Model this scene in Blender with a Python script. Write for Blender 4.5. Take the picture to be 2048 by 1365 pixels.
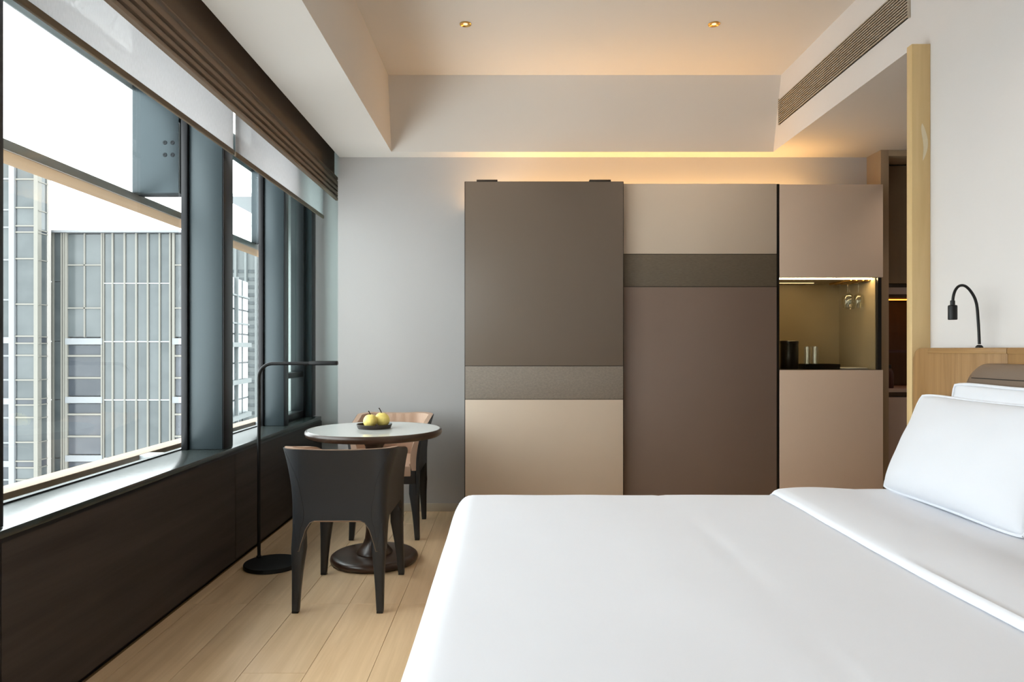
import bpy, bmesh, math, random
from mathutils import Vector, Matrix, noise as mnoise

# ------------------------------------------------------------------ scene, camera, light
for o in list(bpy.data.objects):
    bpy.data.objects.remove(o)
SC = bpy.context.scene
COL = SC.collection
PI = math.pi
random.seed(4)

EYE = 1.18                                    # camera height; X right, Y into the room, Z up
cam_d = bpy.data.cameras.new('camera')
cam_d.sensor_width = 36.0
cam_d.lens = 24.0
cam_d.shift_x = 0.0039
cam_d.shift_y = 0.0081
cam_d.clip_start = 0.02
cam_d.clip_end = 2000
cam = bpy.data.objects.new('camera', cam_d)
cam.location = (0, 0, EYE)
cam.rotation_euler = (PI / 2, 0, 0)
COL.objects.link(cam)
SC.camera = cam

world = bpy.data.worlds.new('overcast_sky')
SC.world = world
world.use_nodes = True
bg = world.node_tree.nodes['Background']
bg.inputs['Color'].default_value = (0.95, 0.98, 1.0, 1)
bg.inputs['Strength'].default_value = 6.0

SC.view_settings.view_transform = 'Standard'
SC.view_settings.look = 'None'
SC.view_settings.gamma = 1
SC.view_settings.use_curve_mapping = False
SC.view_settings.exposure = 0.3
SC.cycles.use_denoising = True
SC.cycles.max_bounces = 14
SC.cycles.diffuse_bounces = 8
SC.cycles.glossy_bounces = 5
SC.cycles.transmission_bounces = 8
SC.cycles.transparent_max_bounces = 16
SC.cycles.sample_clamp_indirect = 8
SC.cycles.caustics_reflective = False
SC.cycles.caustics_refractive = False
LED_WARM = (1.0, 0.57, 0.215)
LED_TOP = 54.0
DOWNLIGHT_W = 11.0

# ------------------------------------------------------------------ materials
def lin(c):
    c = c / 255.0
    return c / 12.92 if c <= 0.04045 else ((c + 0.055) / 1.055) ** 2.4
def S(r, g, b):
    return (lin(r), lin(g), lin(b), 1)
def L(r, g, b):
    return (r, g, b, 1)

MATS = {}
def nodes_of(name):
    m = bpy.data.materials.new(name)
    m.use_nodes = True
    nt = m.node_tree
    b = nt.nodes['Principled BSDF']
    MATS[name] = m
    return m, nt, b

def mat(name, col, rough=0.6, spec=0.4, metal=0.0, var=0.0, scale=(8, 8, 8), bump=0.0, bscale=60.0, coat=0.0, sheen=0.0, stretch=None):
    """painted / plain surface: colour with a little noise variation and fine relief"""
    m, nt, b = nodes_of(name)
    b.inputs['Base Color'].default_value = col
    b.inputs['Roughness'].default_value = rough
    b.inputs['Specular IOR Level'].default_value = spec
    b.inputs['Metallic'].default_value = metal
    if coat:
        b.inputs['Coat Weight'].default_value = coat
        b.inputs['Coat Roughness'].default_value = 0.1
    if sheen:
        b.inputs['Sheen Weight'].default_value = sheen
    tc = nt.nodes.new('ShaderNodeTexCoord')
    if var:
        mp = nt.nodes.new('ShaderNodeMapping')
        mp.inputs['Scale'].default_value = scale
        nz = nt.nodes.new('ShaderNodeTexNoise')
        nz.inputs['Scale'].default_value = 1.0
        nz.inputs['Detail'].default_value = 5
        nz.inputs['Roughness'].default_value = 0.6
        rp = nt.nodes.new('ShaderNodeValToRGB')
        rp.color_ramp.elements[0].position = 0.28
        rp.color_ramp.elements[1].position = 0.72
        rp.color_ramp.elements[0].color = (col[0] * (1 - var), col[1] * (1 - var), col[2] * (1 - var), 1)
        rp.color_ramp.elements[1].color = (min(1, col[0] * (1 + var)), min(1, col[1] * (1 + var)), min(1, col[2] * (1 + var)), 1)
        nt.links.new(tc.outputs['Object'], mp.inputs['Vector'])
        nt.links.new(mp.outputs['Vector'], nz.inputs['Vector'])
        nt.links.new(nz.outputs['Fac'], rp.inputs['Fac'])
        nt.links.new(rp.outputs['Color'], b.inputs['Base Color'])
    if bump:
        n2 = nt.nodes.new('ShaderNodeTexNoise')
        n2.inputs['Scale'].default_value = bscale
        n2.inputs['Detail'].default_value = 4
        bp = nt.nodes.new('ShaderNodeBump')
        bp.inputs['Strength'].default_value = bump
        bp.inputs['Distance'].default_value = 0.01
        if stretch:
            m3 = nt.nodes.new('ShaderNodeMapping')
            m3.inputs['Scale'].default_value = stretch
            nt.links.new(tc.outputs['Object'], m3.inputs['Vector'])
            nt.links.new(m3.outputs['Vector'], n2.inputs['Vector'])
        else:
            nt.links.new(tc.outputs['Object'], n2.inputs['Vector'])
        nt.links.new(n2.outputs['Fac'], bp.inputs['Height'])
        nt.links.new(bp.outputs['Normal'], b.inputs['Normal'])
    return m

def wood(name, c_dark, c_light, along='Y', freq=26.0, rough=0.45, spec=0.35, bump=0.05, per_object=0.0):
    m, nt, b = nodes_of(name)
    tc = nt.nodes.new('ShaderNodeTexCoord')
    mp = nt.nodes.new('ShaderNodeMapping')
    sc = {'X': (freq * 0.05, freq, freq), 'Y': (freq, freq * 0.05, freq), 'Z': (freq, freq, freq * 0.05)}[along]
    mp.inputs['Scale'].default_value = sc
    nt.links.new(tc.outputs['Object'], mp.inputs['Vector'])
    n1 = nt.nodes.new('ShaderNodeTexNoise')
    n1.inputs['Scale'].default_value = 1.0
    n1.inputs['Detail'].default_value = 7
    n1.inputs['Roughness'].default_value = 0.62
    n1.inputs['Distortion'].default_value = 0.5
    oi = nt.nodes.new('ShaderNodeObjectInfo')
    add = nt.nodes.new('ShaderNodeVectorMath')
    add.operation = 'ADD'
    cmb = nt.nodes.new('ShaderNodeCombineXYZ')
    ml = nt.nodes.new('ShaderNodeMath'); ml.operation = 'MULTIPLY'; ml.inputs[1].default_value = 37.0
    nt.links.new(oi.outputs['Random'], ml.inputs[0])
    for i in range(3):
        nt.links.new(ml.outputs[0], cmb.inputs[i])
    nt.links.new(mp.outputs['Vector'], add.inputs[0])
    nt.links.new(cmb.outputs[0], add.inputs[1])
    nt.links.new(add.outputs[0], n1.inputs['Vector'])
    rp = nt.nodes.new('ShaderNodeValToRGB')
    rp.color_ramp.elements[0].position = 0.3
    rp.color_ramp.elements[1].position = 0.72
    rp.color_ramp.elements[0].color = c_dark
    rp.color_ramp.elements[1].color = c_light
    nt.links.new(n1.outputs['Fac'], rp.inputs['Fac'])
    out = rp.outputs['Color']
    if per_object:
        hsv = nt.nodes.new('ShaderNodeHueSaturation')
        mr = nt.nodes.new('ShaderNodeMapRange')
        mr.inputs['To Min'].default_value = 1 - per_object
        mr.inputs['To Max'].default_value = 1 + per_object
        nt.links.new(oi.outputs['Random'], mr.inputs['Value'])
        nt.links.new(mr.outputs['Result'], hsv.inputs['Value'])
        nt.links.new(out, hsv.inputs['Color'])
        out = hsv.outputs['Color']
    nt.links.new(out, b.inputs['Base Color'])
    b.inputs['Roughness'].default_value = rough
    b.inputs['Specular IOR Level'].default_value = spec
    bp = nt.nodes.new('ShaderNodeBump')
    bp.inputs['Strength'].default_value = bump
    bp.inputs['Distance'].default_value = 0.004
    nt.links.new(n1.outputs['Fac'], bp.inputs['Height'])
    nt.links.new(bp.outputs['Normal'], b.inputs['Normal'])
    return m

def thin_glass(name, tint=(0.92, 0.97, 0.96), refl=1.0, ior=1.45, rough=0.0):
    m = bpy.data.materials.new(name)
    m.use_nodes = True
    nt = m.node_tree
    nt.nodes.clear()
    out = nt.nodes.new('ShaderNodeOutputMaterial')
    tr = nt.nodes.new('ShaderNodeBsdfTransparent')
    tr.inputs['Color'].default_value = (*tint, 1)
    gl = nt.nodes.new('ShaderNodeBsdfGlossy')
    gl.inputs['Roughness'].default_value = rough
    gl.inputs['Color'].default_value = (refl, refl, refl, 1)
    # Fresnel reflectance (Schlick), the same from both faces of the sheet
    r0 = ((ior - 1) / (ior + 1)) ** 2
    lw = nt.nodes.new('ShaderNodeLayerWeight')
    lw.inputs['Blend'].default_value = 0.5
    pw = nt.nodes.new('ShaderNodeMath'); pw.operation = 'POWER'; pw.inputs[1].default_value = 5.0
    fr = nt.nodes.new('ShaderNodeMath'); fr.operation = 'MULTIPLY_ADD'
    fr.inputs[1].default_value = 1 - r0; fr.inputs[2].default_value = r0
    nt.links.new(lw.outputs['Facing'], pw.inputs[0])
    nt.links.new(pw.outputs[0], fr.inputs[0])
    mx = nt.nodes.new('ShaderNodeMixShader')
    nt.links.new(fr.outputs[0], mx.inputs['Fac'])
    nt.links.new(tr.outputs[0], mx.inputs[1])
    nt.links.new(gl.outputs[0], mx.inputs[2])
    nt.links.new(mx.outputs[0], out.inputs['Surface'])
    MATS[name] = m
    return m

def emit(name, col, strength):
    m = bpy.data.materials.new(name)
    m.use_nodes = True
    nt = m.node_tree
    nt.nodes.clear()
    out = nt.nodes.new('ShaderNodeOutputMaterial')
    e = nt.nodes.new('ShaderNodeEmission')
    e.inputs['Color'].default_value = (*col, 1)
    e.inputs['Strength'].default_value = strength
    nt.links.new(e.outputs[0], out.inputs['Surface'])
    MATS[name] = m
    return m

def sheer(name, see=0.20, col=(0.90, 0.89, 0.90)):
    """sheer woven fabric: thread gaps let sky through, threads glow against the light"""
    m = bpy.data.materials.new(name)
    m.use_nodes = True
    nt = m.node_tree
    nt.nodes.clear()
    out = nt.nodes.new('ShaderNodeOutputMaterial')
    tc = nt.nodes.new('ShaderNodeTexCoord')
    mp = nt.nodes.new('ShaderNodeMapping')
    mp.inputs['Scale'].default_value = (1, 260, 40)
    nz = nt.nodes.new('ShaderNodeTexNoise')
    nz.inputs['Scale'].default_value = 1.0
    nz.inputs['Detail'].default_value = 3
    nt.links.new(tc.outputs['Object'], mp.inputs['Vector'])
    nt.links.new(mp.outputs['Vector'], nz.inputs['Vector'])
    mr = nt.nodes.new('ShaderNodeMapRange')
    mr.inputs['From Min'].default_value = 0.3
    mr.inputs['From Max'].default_value = 0.7
    mr.inputs['To Min'].default_value = see * 0.6
    mr.inputs['To Max'].default_value = see * 1.4
    nt.links.new(nz.outputs['Fac'], mr.inputs['Value'])
    tr = nt.nodes.new('ShaderNodeBsdfTransparent')
    df = nt.nodes.new('ShaderNodeBsdfDiffuse')
    df.inputs['Color'].default_value = (*col, 1)
    tl = nt.nodes.new('ShaderNodeBsdfTranslucent')
    tl.inputs['Color'].default_value = (*[c * 0.95 for c in col], 1)
    m1 = nt.nodes.new('ShaderNodeMixShader')
    m1.inputs['Fac'].default_value = 0.55
    nt.links.new(df.outputs[0], m1.inputs[1])
    nt.links.new(tl.outputs[0], m1.inputs[2])
    m2 = nt.nodes.new('ShaderNodeMixShader')
    nt.links.new(mr.outputs['Result'], m2.inputs['Fac'])
    nt.links.new(m1.outputs[0], m2.inputs[1])
    nt.links.new(tr.outputs[0], m2.inputs[2])
    nt.links.new(m2.outputs[0], out.inputs['Surface'])
    MATS[name] = m
    return m

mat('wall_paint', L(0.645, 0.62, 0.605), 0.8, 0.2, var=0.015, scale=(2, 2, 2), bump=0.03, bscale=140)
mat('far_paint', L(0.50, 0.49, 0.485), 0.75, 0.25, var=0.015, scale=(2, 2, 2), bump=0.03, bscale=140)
mat('ceiling_paint', L(0.66, 0.63, 0.595), 0.85, 0.2, var=0.01, scale=(2, 2, 2))
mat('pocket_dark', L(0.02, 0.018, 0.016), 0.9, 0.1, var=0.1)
wood('oak_floor', L(0.60, 0.415, 0.235), L(0.76, 0.56, 0.35), 'Y', 22.0, 0.34, 0.4, 0.04, per_object=0.07)
mat('floor_gap', L(0.22, 0.14, 0.075), 0.9, 0.1, var=0.1)
wood('smoked_panel', L(0.024, 0.0185, 0.016), L(0.052, 0.041, 0.036), 'Y', 14.0, 0.55, 0.3, 0.12)
mat('sill_stone', L(0.030, 0.039, 0.037), 0.24, 0.8, var=0.25, scale=(30, 8, 30), bump=0.03, bscale=220)
mat('mullion_metal', L(0.033, 0.049, 0.056), 0.38, 0.5, metal=0.25, var=0.03, scale=(3, 3, 3))
mat('frame_black', L(0.012, 0.012, 0.014), 0.35, 0.4, metal=0.3, var=0.05)
mat('bracket_metal', L(0.034, 0.046, 0.052), 0.3, 0.5, metal=0.6, var=0.03, scale=(4, 4, 4))
mat('bracket_pale', L(0.42, 0.45, 0.47), 0.4, 0.5, metal=0.3, var=0.03)
mat('facade_teal', L(0.16, 0.21, 0.21), 0.35, 0.5, var=0.05)
mat('bolt_dark', L(0.010, 0.012, 0.014), 0.4, 0.5, metal=0.7, var=0.05)
wood('tan_cladding', L(0.23, 0.145, 0.078), L(0.29, 0.19, 0.108), 'Y', 9.0, 0.5, 0.35, 0.03)
mat('cladding_grey', L(0.30, 0.28, 0.26), 0.5, 0.4, var=0.05)
thin_glass('window_glass', (0.95, 0.978, 0.972), 0.9, 1.3)
thin_glass('casement_glass', (0.84, 0.95, 0.93), 0.9, 1.5)
sheer('sheer_blind', 0.15, (0.62, 0.61, 0.615))
mat('shade_fabric', L(0.245, 0.185, 0.138), 0.9, 0.15, var=0.03, scale=(90, 90, 90), bump=0.05, bscale=500)
mat('rail_bronze', L(0.13, 0.095, 0.06), 0.5, 0.4, metal=0.2, var=0.05)
mat('taupe_dark', L(0.150, 0.117, 0.090), 0.42, 0.45, var=0.02, scale=(3, 3, 3))
mat('taupe_mid', L(0.185, 0.132, 0.103), 0.42, 0.45, var=0.02, scale=(3, 3, 3))
mat('cream_panel', L(0.57, 0.47, 0.37), 0.42, 0.45, var=0.015, scale=(3, 3, 3))
mat('beige_panel', L(0.60, 0.455, 0.345), 0.42, 0.45, var=0.015, scale=(3, 3, 3))
mat('band_light', L(0.235, 0.200, 0.165), 0.55, 0.4, var=0.14, scale=(70, 70, 120), bump=0.25, bscale=260)
mat('band_dark', L(0.125, 0.098, 0.068), 0.5, 0.4, var=0.16, scale=(40, 40, 260), bump=0.25, bscale=160, stretch=(1, 1, 8))
mat('edge_bronze', L(0.035, 0.027, 0.020), 0.45, 0.45, metal=0.3, var=0.05)
mat('pilaster', L(0.34, 0.245, 0.155), 0.5, 0.35, var=0.03, scale=(10, 10, 2))
mat('niche_back', L(0.35, 0.305, 0.225), 0.35, 0.5, var=0.03)
thin_glass('smoked_glass', (0.92, 0.90, 0.84), 0.9, 1.5)
thin_glass('clear_glass', (0.95, 0.96, 0.95), 1.0, 1.75)
mat('black_gloss', L(0.008, 0.008, 0.008), 0.3, 0.5, var=0.1)
mat('white_linen', L(0.69, 0.71, 0.765), 0.85, 0.15, var=0.008, scale=(4, 4, 4), bump=0.05, bscale=9, sheen=0.15)
mat('pillow_linen', L(0.66, 0.675, 0.72), 0.85, 0.15, var=0.008, scale=(4, 4, 4), bump=0.10, bscale=12, sheen=0.15)
mat('mattress_cloth', L(0.75, 0.74, 0.72), 0.9, 0.1, var=0.02)
mat('bed_base', L(0.10, 0.08, 0.065), 0.7, 0.2, var=0.05)
wood('headboard_oak', L(0.225, 0.120, 0.044), L(0.37, 0.215, 0.090), 'Z', 30.0, 0.42, 0.35, 0.05, per_object=0.06)
wood('headboard_cap', L(0.24, 0.13, 0.05), L(0.38, 0.22, 0.09), 'Y', 30.0, 0.42, 0.35, 0.05)
wood('pale_maple', L(0.54, 0.38, 0.175), L(0.67, 0.49, 0.255), 'Z', 9.0, 0.4, 0.4, 0.03)
mat('stain_pale', L(0.62, 0.53, 0.36), 0.4, 0.4, var=0.06, scale=(30, 30, 30))
mat('brown_leather', L(0.165, 0.115, 0.080), 0.42, 0.45, var=0.03, scale=(6, 6, 6), bump=0.12, bscale=320)
mat('black_leather', L(0.0145, 0.0152, 0.0172), 0.42, 0.5, var=0.06, scale=(10, 10, 10), bump=0.12, bscale=380)
mat('beige_leather', L(0.50, 0.335, 0.240), 0.5, 0.4, var=0.03, scale=(8, 8, 8), bump=0.25, bscale=14, stretch=(3, 3, 0.6))
mat('seam_thread', L(0.010, 0.010, 0.011), 0.5, 0.4, var=0.05)
mat('edge_thread', L(0.17, 0.12, 0.08), 0.6, 0.3, var=0.05)
wood('walnut', L(0.028, 0.015, 0.0095), L(0.055, 0.030, 0.018), 'X', 22.0, 0.30, 0.5, 0.05)
mat('table_glass', L(0.70, 0.73, 0.71), 0.05, 0.6, var=0.01)
mat('tray_wood', L(0.028, 0.017, 0.012), 0.4, 0.4, var=0.15, scale=(20, 20, 20))
mat('pear_skin', L(0.86, 0.70, 0.20), 0.45, 0.4, var=0.12, scale=(40, 40, 40), bump=0.06, bscale=120)
mat('pear_stem', L(0.03, 0.02, 0.012), 0.8, 0.2, var=0.2)
mat('black_metal', L(0.006, 0.006, 0.0065), 0.45, 0.3, var=0.08)
mat('gold_trim', L(0.75, 0.46, 0.13), 0.25, 0.6, metal=0.9, var=0.03)
mat('vent_slat', L(0.42, 0.36, 0.285), 0.5, 0.4, var=0.03)
mat('vent_dark', L(0.03, 0.024, 0.018), 0.9, 0.1, var=0.1)
mat('pantry_brown', L(0.22, 0.15, 0.088), 0.5, 0.35, var=0.06, scale=(20, 20, 3))
mat('pantry_back', L(0.085, 0.048, 0.022), 0.45, 0.35, var=0.12, scale=(30, 30, 3))
mat('pantry_mauve', L(0.42, 0.32, 0.27), 0.5, 0.35, var=0.02)
mat('dark_red', L(0.06, 0.012, 0.006), 0.3, 0.5, var=0.1)
mat('baseboard_paint', L(0.60, 0.54, 0.45), 0.6, 0.3, var=0.02)
mat('facade_white', L(0.155, 0.162, 0.170), 0.7, 0.3, var=0.03, scale=(0.5, 0.5, 0.5))
mat('facade_cream', L(0.135, 0.130, 0.115), 0.7, 0.3, var=0.03, scale=(0.5, 0.5, 0.5))
def pane_mat(name, a, b_):
    m, nt, b = nodes_of(name)
    tc = nt.nodes.new('ShaderNodeTexCoord')
    oi = nt.nodes.new('ShaderNodeObjectInfo')
    mp = nt.nodes.new('ShaderNodeMapping')
    mp.inputs['Scale'].default_value = (0.5, 0.5, 0.9)
    nt.links.new(tc.outputs['Object'], mp.inputs['Vector'])
    nz = nt.nodes.new('ShaderNodeTexNoise'); nz.inputs['Scale'].default_value = 1.0; nz.inputs['Detail'].default_value = 3
    nt.links.new(mp.outputs['Vector'], nz.inputs['Vector'])
    ad = nt.nodes.new('ShaderNodeMath'); ad.operation = 'MULTIPLY_ADD'; ad.inputs[1].default_value = 0.35; ad.inputs[2].default_value = -0.17
    nt.links.new(oi.outputs['Random'], ad.inputs[0])
    a2 = nt.nodes.new('ShaderNodeMath'); a2.operation = 'ADD'
    nt.links.new(nz.outputs['Fac'], a2.inputs[0]); nt.links.new(ad.outputs[0], a2.inputs[1])
    rp = nt.nodes.new('ShaderNodeValToRGB')
    rp.color_ramp.elements[0].position = 0.25; rp.color_ramp.elements[1].position = 0.75
    rp.color_ramp.elements[0].color = a; rp.color_ramp.elements[1].color = b_
    nt.links.new(a2.outputs[0], rp.inputs['Fac'])
    nt.links.new(rp.outputs['Color'], b.inputs['Base Color'])
    b.inputs['Roughness'].default_value = 0.12
    b.inputs['Specular IOR Level'].default_value = 0.35
pane_mat('pane_grey', L(0.040, 0.047, 0.049), L(0.066, 0.074, 0.076))
pane_mat('pane_dark', L(0.020, 0.024, 0.030), L(0.045, 0.050, 0.058))
pane_mat('pane_far', L(0.050, 0.062, 0.066), L(0.085, 0.098, 0.102))
mat('far_white', L(0.175, 0.19, 0.19), 0.8, 0.2, var=0.03, scale=(0.1, 0.1, 0.1))
mat('street', L(0.06, 0.06, 0.06), 0.9, 0.1, var=0.1, scale=(0.05, 0.05, 0.05))
emit('led_top', LED_WARM, LED_TOP)
emit('led_niche', (1.0, 0.70, 0.34), 60.0)
emit('niche_reflection_line', (1.0, 0.72, 0.38), 3.0)  # emissive colour imitating the mirrored niche strip
emit('led_pantry', (1.0, 0.27, 0.025), 6.5)
emit('led_headboard', (1.0, 0.55, 0.25), 5.0)
emit('lamp_glow', (1.0, 0.72, 0.42), 1.4)

# ------------------------------------------------------------------ mesh helpers
class MB:
    def __init__(self):
        self.v = []; self.f = []
    def box(self, x0, x1, y0, y1, z0, z1):
        n = len(self.v)
        self.v += [(x0, y0, z0), (x1, y0, z0), (x1, y1, z0), (x0, y1, z0), (x0, y0, z1), (x1, y0, z1), (x1, y1, z1), (x0, y1, z1)]
        self.f += [(n, n + 3, n + 2, n + 1), (n + 4, n + 5, n + 6, n + 7), (n, n + 1, n + 5, n + 4), (n + 1, n + 2, n + 6, n + 5), (n + 2, n + 3, n + 7, n + 6), (n + 3, n, n + 4, n + 7)]
        return self
    def grid(self, rows, close_u=False, close_v=False, flip=False):
        n = len(self.v); R = len(rows); C = len(rows[0])
        for r in rows:
            self.v += [tuple(p) for p in r]
        for i in range(R if close_v else R - 1):
            for j in range(C if close_u else C - 1):
                a = n + i * C + j; b = n + i * C + (j + 1) % C
                c = n + ((i + 1) % R) * C + (j + 1) % C; d = n + ((i + 1) % R) * C + j
                self.f.append((a, d, c, b) if flip else (a, b, c, d))
        return self
    def lathe(self, prof, cx, cy, seg=48, axis=None):
        rows = [[(cx + r * math.cos(2 * PI * k / seg), cy + r * math.sin(2 * PI * k / seg), z) for k in range(seg)] for r, z in prof]
        n = len(self.v)
        self.grid(rows, close_u=True)
        C = seg
        self.f.append(tuple(n + k for k in reversed(range(C))))
        m = n + (len(prof) - 1) * C
        self.f.append(tuple(m + k for k in range(C)))
        return self
    def tube(self, pts, rad, seg=12):
        pts = [Vector(p) for p in pts]
        rads = rad if isinstance(rad, (list, tuple)) else [rad] * len(pts)
        rows = []; up = None
        for i, p in enumerate(pts):
            t = (pts[min(i + 1, len(pts) - 1)] - pts[max(i - 1, 0)]).normalized()
            if up is None:
                up = Vector((0, 0, 1)) if abs(t.z) < 0.9 else Vector((1, 0, 0))
            s = t.cross(up).normalized(); u = s.cross(t).normalized(); up = u
            rows.append([p + (s * math.cos(2 * PI * k / seg) + u * math.sin(2 * PI * k / seg)) * rads[i] for k in range(seg)])
        n = len(self.v)
        self.grid(rows, close_u=True)
        self.f.append(tuple(n + k for k in reversed(range(seg))))
        m = n + (len(pts) - 1) * seg
        self.f.append(tuple(m + k for k in range(seg)))
        return self
    def prism_y(self, poly, y0, y1):
        """polygon of (x,z) swept along Y"""
        n = len(self.v); k = len(poly)
        self.v += [(x, y0, z) for x, z in poly] + [(x, y1, z) for x, z in poly]
        self.f.append(tuple(n + i for i in range(k)))
        self.f.append(tuple(n + k + i for i in reversed(range(k))))
        for i in range(k):
            j = (i + 1) % k
            self.f.append((n + i, n + k + i, n + k + j, n + j))
        return self
    def prism_x(self, poly, x0, x1):
        n = len(self.v); k = len(poly)
        self.v += [(x0, y, z) for y, z in poly] + [(x1, y, z) for y, z in poly]
        self.f.append(tuple(n + i for i in range(k)))
        self.f.append(tuple(n + k + i for i in reversed(range(k))))
        for i in range(k):
            j = (i + 1) % k
            self.f.append((n + i, n + k + i, n + k + j, n + j))
        return self

def origin_of(o):
    p = Vector((0, 0, 0))
    while o is not None:
        p += o.location; o = o.parent
    return p

def build(name, mb, m, parent=None, smooth=False, bevel=0.0, seg=2, fix=True, local=False):
    """one mesh object; vertices given in room coordinates unless local"""
    me = bpy.data.meshes.new(name)
    off = Vector((0, 0, 0)) if local else origin_of(parent)
    me.from_pydata([tuple(Vector(v) - off) for v in mb.v], [], mb.f)
    bm = bmesh.new(); bm.from_mesh(me)
    if fix:
        bmesh.ops.recalc_face_normals(bm, faces=bm.faces)
    if bevel:
        es = [e for e in bm.edges if len(e.link_faces) == 2 and e.calc_face_angle(0) > 0.5]
        bmesh.ops.bevel(bm, geom=es, offset=bevel, segments=seg, affect='EDGES', profile=0.5, clamp_overlap=True)
    bm.to_mesh(me); bm.free()
    if smooth or bevel:
        for p in me.polygons:
            p.use_smooth = True
        try:
            me.set_sharp_from_angle(angle=math.radians(38))
        except Exception:
            pass
    me.materials.append(MATS[m] if isinstance(m, str) else m)
    o = bpy.data.objects.new(name, me)
    COL.objects.link(o)
    if parent is not None:
        o.parent = parent
    return o

def box(name, b, m, parent=None, bevel=0.0, seg=2):
    return build(name, MB().box(*b), m, parent, bevel=bevel, seg=seg)

def tag(o, label=None, cat=None, group=None, kind=None):
    if label: o['label'] = label
    if cat: o['category'] = cat
    if group: o['group'] = group
    if kind: o['kind'] = kind
    return o
def thing(name, loc, label=None, cat=None, group=None, kind=None):
    o = bpy.data.objects.new(name, None)
    o.empty_display_size = 0.1
    COL.objects.link(o)
    o.location = loc
    return tag(o, label, cat, group, kind)
def copy_tree(o, parent=None):
    c = o.copy(); COL.objects.link(c); c.parent = parent
    for ch in [x for x in COL.objects if x.parent == o]:
        copy_tree(ch, c)
    return c
def struct(o):
    o['kind'] = 'structure'
    return o

# room measures
FLOOR_BACK = -1.7
WALL_D = 4.977          # far wall
XW = -1.50              # knee wall face
XG = -1.74              # glass
XR = 1.88               # right wall / bulkhead face
HC = 2.58               # lower ceiling
HT = 3.070              # tray ceiling
REC = 5.55              # back of the window recess

# ------------------------------------------------------------------ floor: base and planks
fl = struct(box('floor', (-1.9, 3.6, FLOOR_BACK, 5.75, -0.12, -0.006), 'floor_gap'))
PW = 0.2345
xs = []
x = -0.735 - PW * 4
while x < 3.5:
    xs.append(x); x += PW
pl_mesh = {}
def plank(x0, x1, y0, y1):
    g = 0.0005
    key = (round(x1 - x0, 3), round(y1 - y0, 3))
    if key not in pl_mesh:
        w, l = key
        t = build('plank', MB().box(g, w - g, g, l - g, -0.006, 0.0), 'oak_floor', fl, bevel=0.0006, seg=1, local=True)
        pl_mesh[key] = t.data
        o = t
    else:
        o = bpy.data.objects.new('plank', pl_mesh[key]); COL.objects.link(o); o.parent = fl
    o.location = (x0, y0, 0)
rnd = random.Random(3)
for i, x0 in enumerate(xs):
    a = max(x0, -1.5); b_ = min(x0 + PW, 3.5)
    if b_ - a < 0.02: continue
    cuts = [3.164, 3.164 + 1.9]
    k = 2.486 if abs(x0 + 0.735 + PW) < 0.02 else None
    far = [5.56] if a < -1.2 else ([4.99] if b_ < 2.6 else [5.56])
    ys = [FLOOR_BACK]
    st = rnd.choice([0.35, 0.7, 1.05, 1.25])
    ys += [st]
    if k: ys += [k]
    ys += [3.164]
    ys += [y for y in [3.164 + rnd.choice([1.1, 1.45, 1.7])] if y < far[0] - 0.2]
    ys += far
    for y0, y1 in zip(ys[:-1], ys[1:]):
        plank(a, b_, round(y0, 3), round(y1, 3))

# ------------------------------------------------------------------ walls and ceiling
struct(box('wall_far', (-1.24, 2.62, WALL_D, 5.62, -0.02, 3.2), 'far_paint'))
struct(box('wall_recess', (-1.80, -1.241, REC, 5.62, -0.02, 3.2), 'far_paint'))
struct(build('wall_right', MB().prism_x([(FLOOR_BACK, -0.02), (3.17, -0.02), (3.17, HC + 0.002), (WALL_D - 0.001, HC + 0.002), (WALL_D - 0.001, 3.3), (FLOOR_BACK, 3.3)], XR, XR + 0.1), 'wall_paint'))
struct(box('wall_back', (-1.9, 3.6, FLOOR_BACK - 0.1, FLOOR_BACK - 0.001, -0.02, 3.2), 'wall_paint'))
struct(box('wall_passage', (3.5, 3.6, FLOOR_BACK, 5.75, -0.02, 3.2), 'wall_paint'))
struct(box('wall_passage_end', (2.62, 3.6, 5.62, 5.72, -0.02, 3.2), 'pantry_back'))
# ceiling: soffit by the window, recessed tray with a sloping far face, bulkhead on the right
c = MB()
c.box(-1.228, -0.826, FLOOR_BACK, WALL_D - 0.001, HC, 3.3)
c.box(-1.9, -1.228, FLOOR_BACK, 5.62, 2.96, 3.3)
c.box(-0.826, XR, FLOOR_BACK, 4.9, HT, 3.3)
c.box(XR + 0.1, 3.6, FLOOR_BACK, 5.72, HC, 3.3)
c.box(XR, XR + 0.1, 3.17, WALL_D - 0.001, HC, HC + 0.002)
c.prism_x([(4.838, HC), (WALL_D - 0.001, HC), (WALL_D - 0.001, 3.3), (4.70, 3.3), (4.70, HT)], -0.826, XR)
struct(build('ceiling', c, 'ceiling_paint'))
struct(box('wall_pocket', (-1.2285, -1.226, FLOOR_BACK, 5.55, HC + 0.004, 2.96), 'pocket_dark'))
struct(box('baseboard_far', (-1.24, -0.279, WALL_D - 0.014, WALL_D, 0.0, 0.058), 'baseboard_paint', bevel=0.002))

# knee wall with smoked timber panels and dark shadow gap
kw = struct(box('wall_left', (-1.80, XW - 0.02, FLOOR_BACK, REC, -0.1, 0.612), 'frame_black'))
for y0, y1 in ((-1.46, 0.28), (0.28, 2.02), (2.02, 3.76), (3.76, 5.5)):
    box('panel', (XW - 0.02, XW, y0 + 0.002, y1 - 0.002, 0.02, 0.606), 'smoked_panel', kw, bevel=0.001, seg=1)

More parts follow.
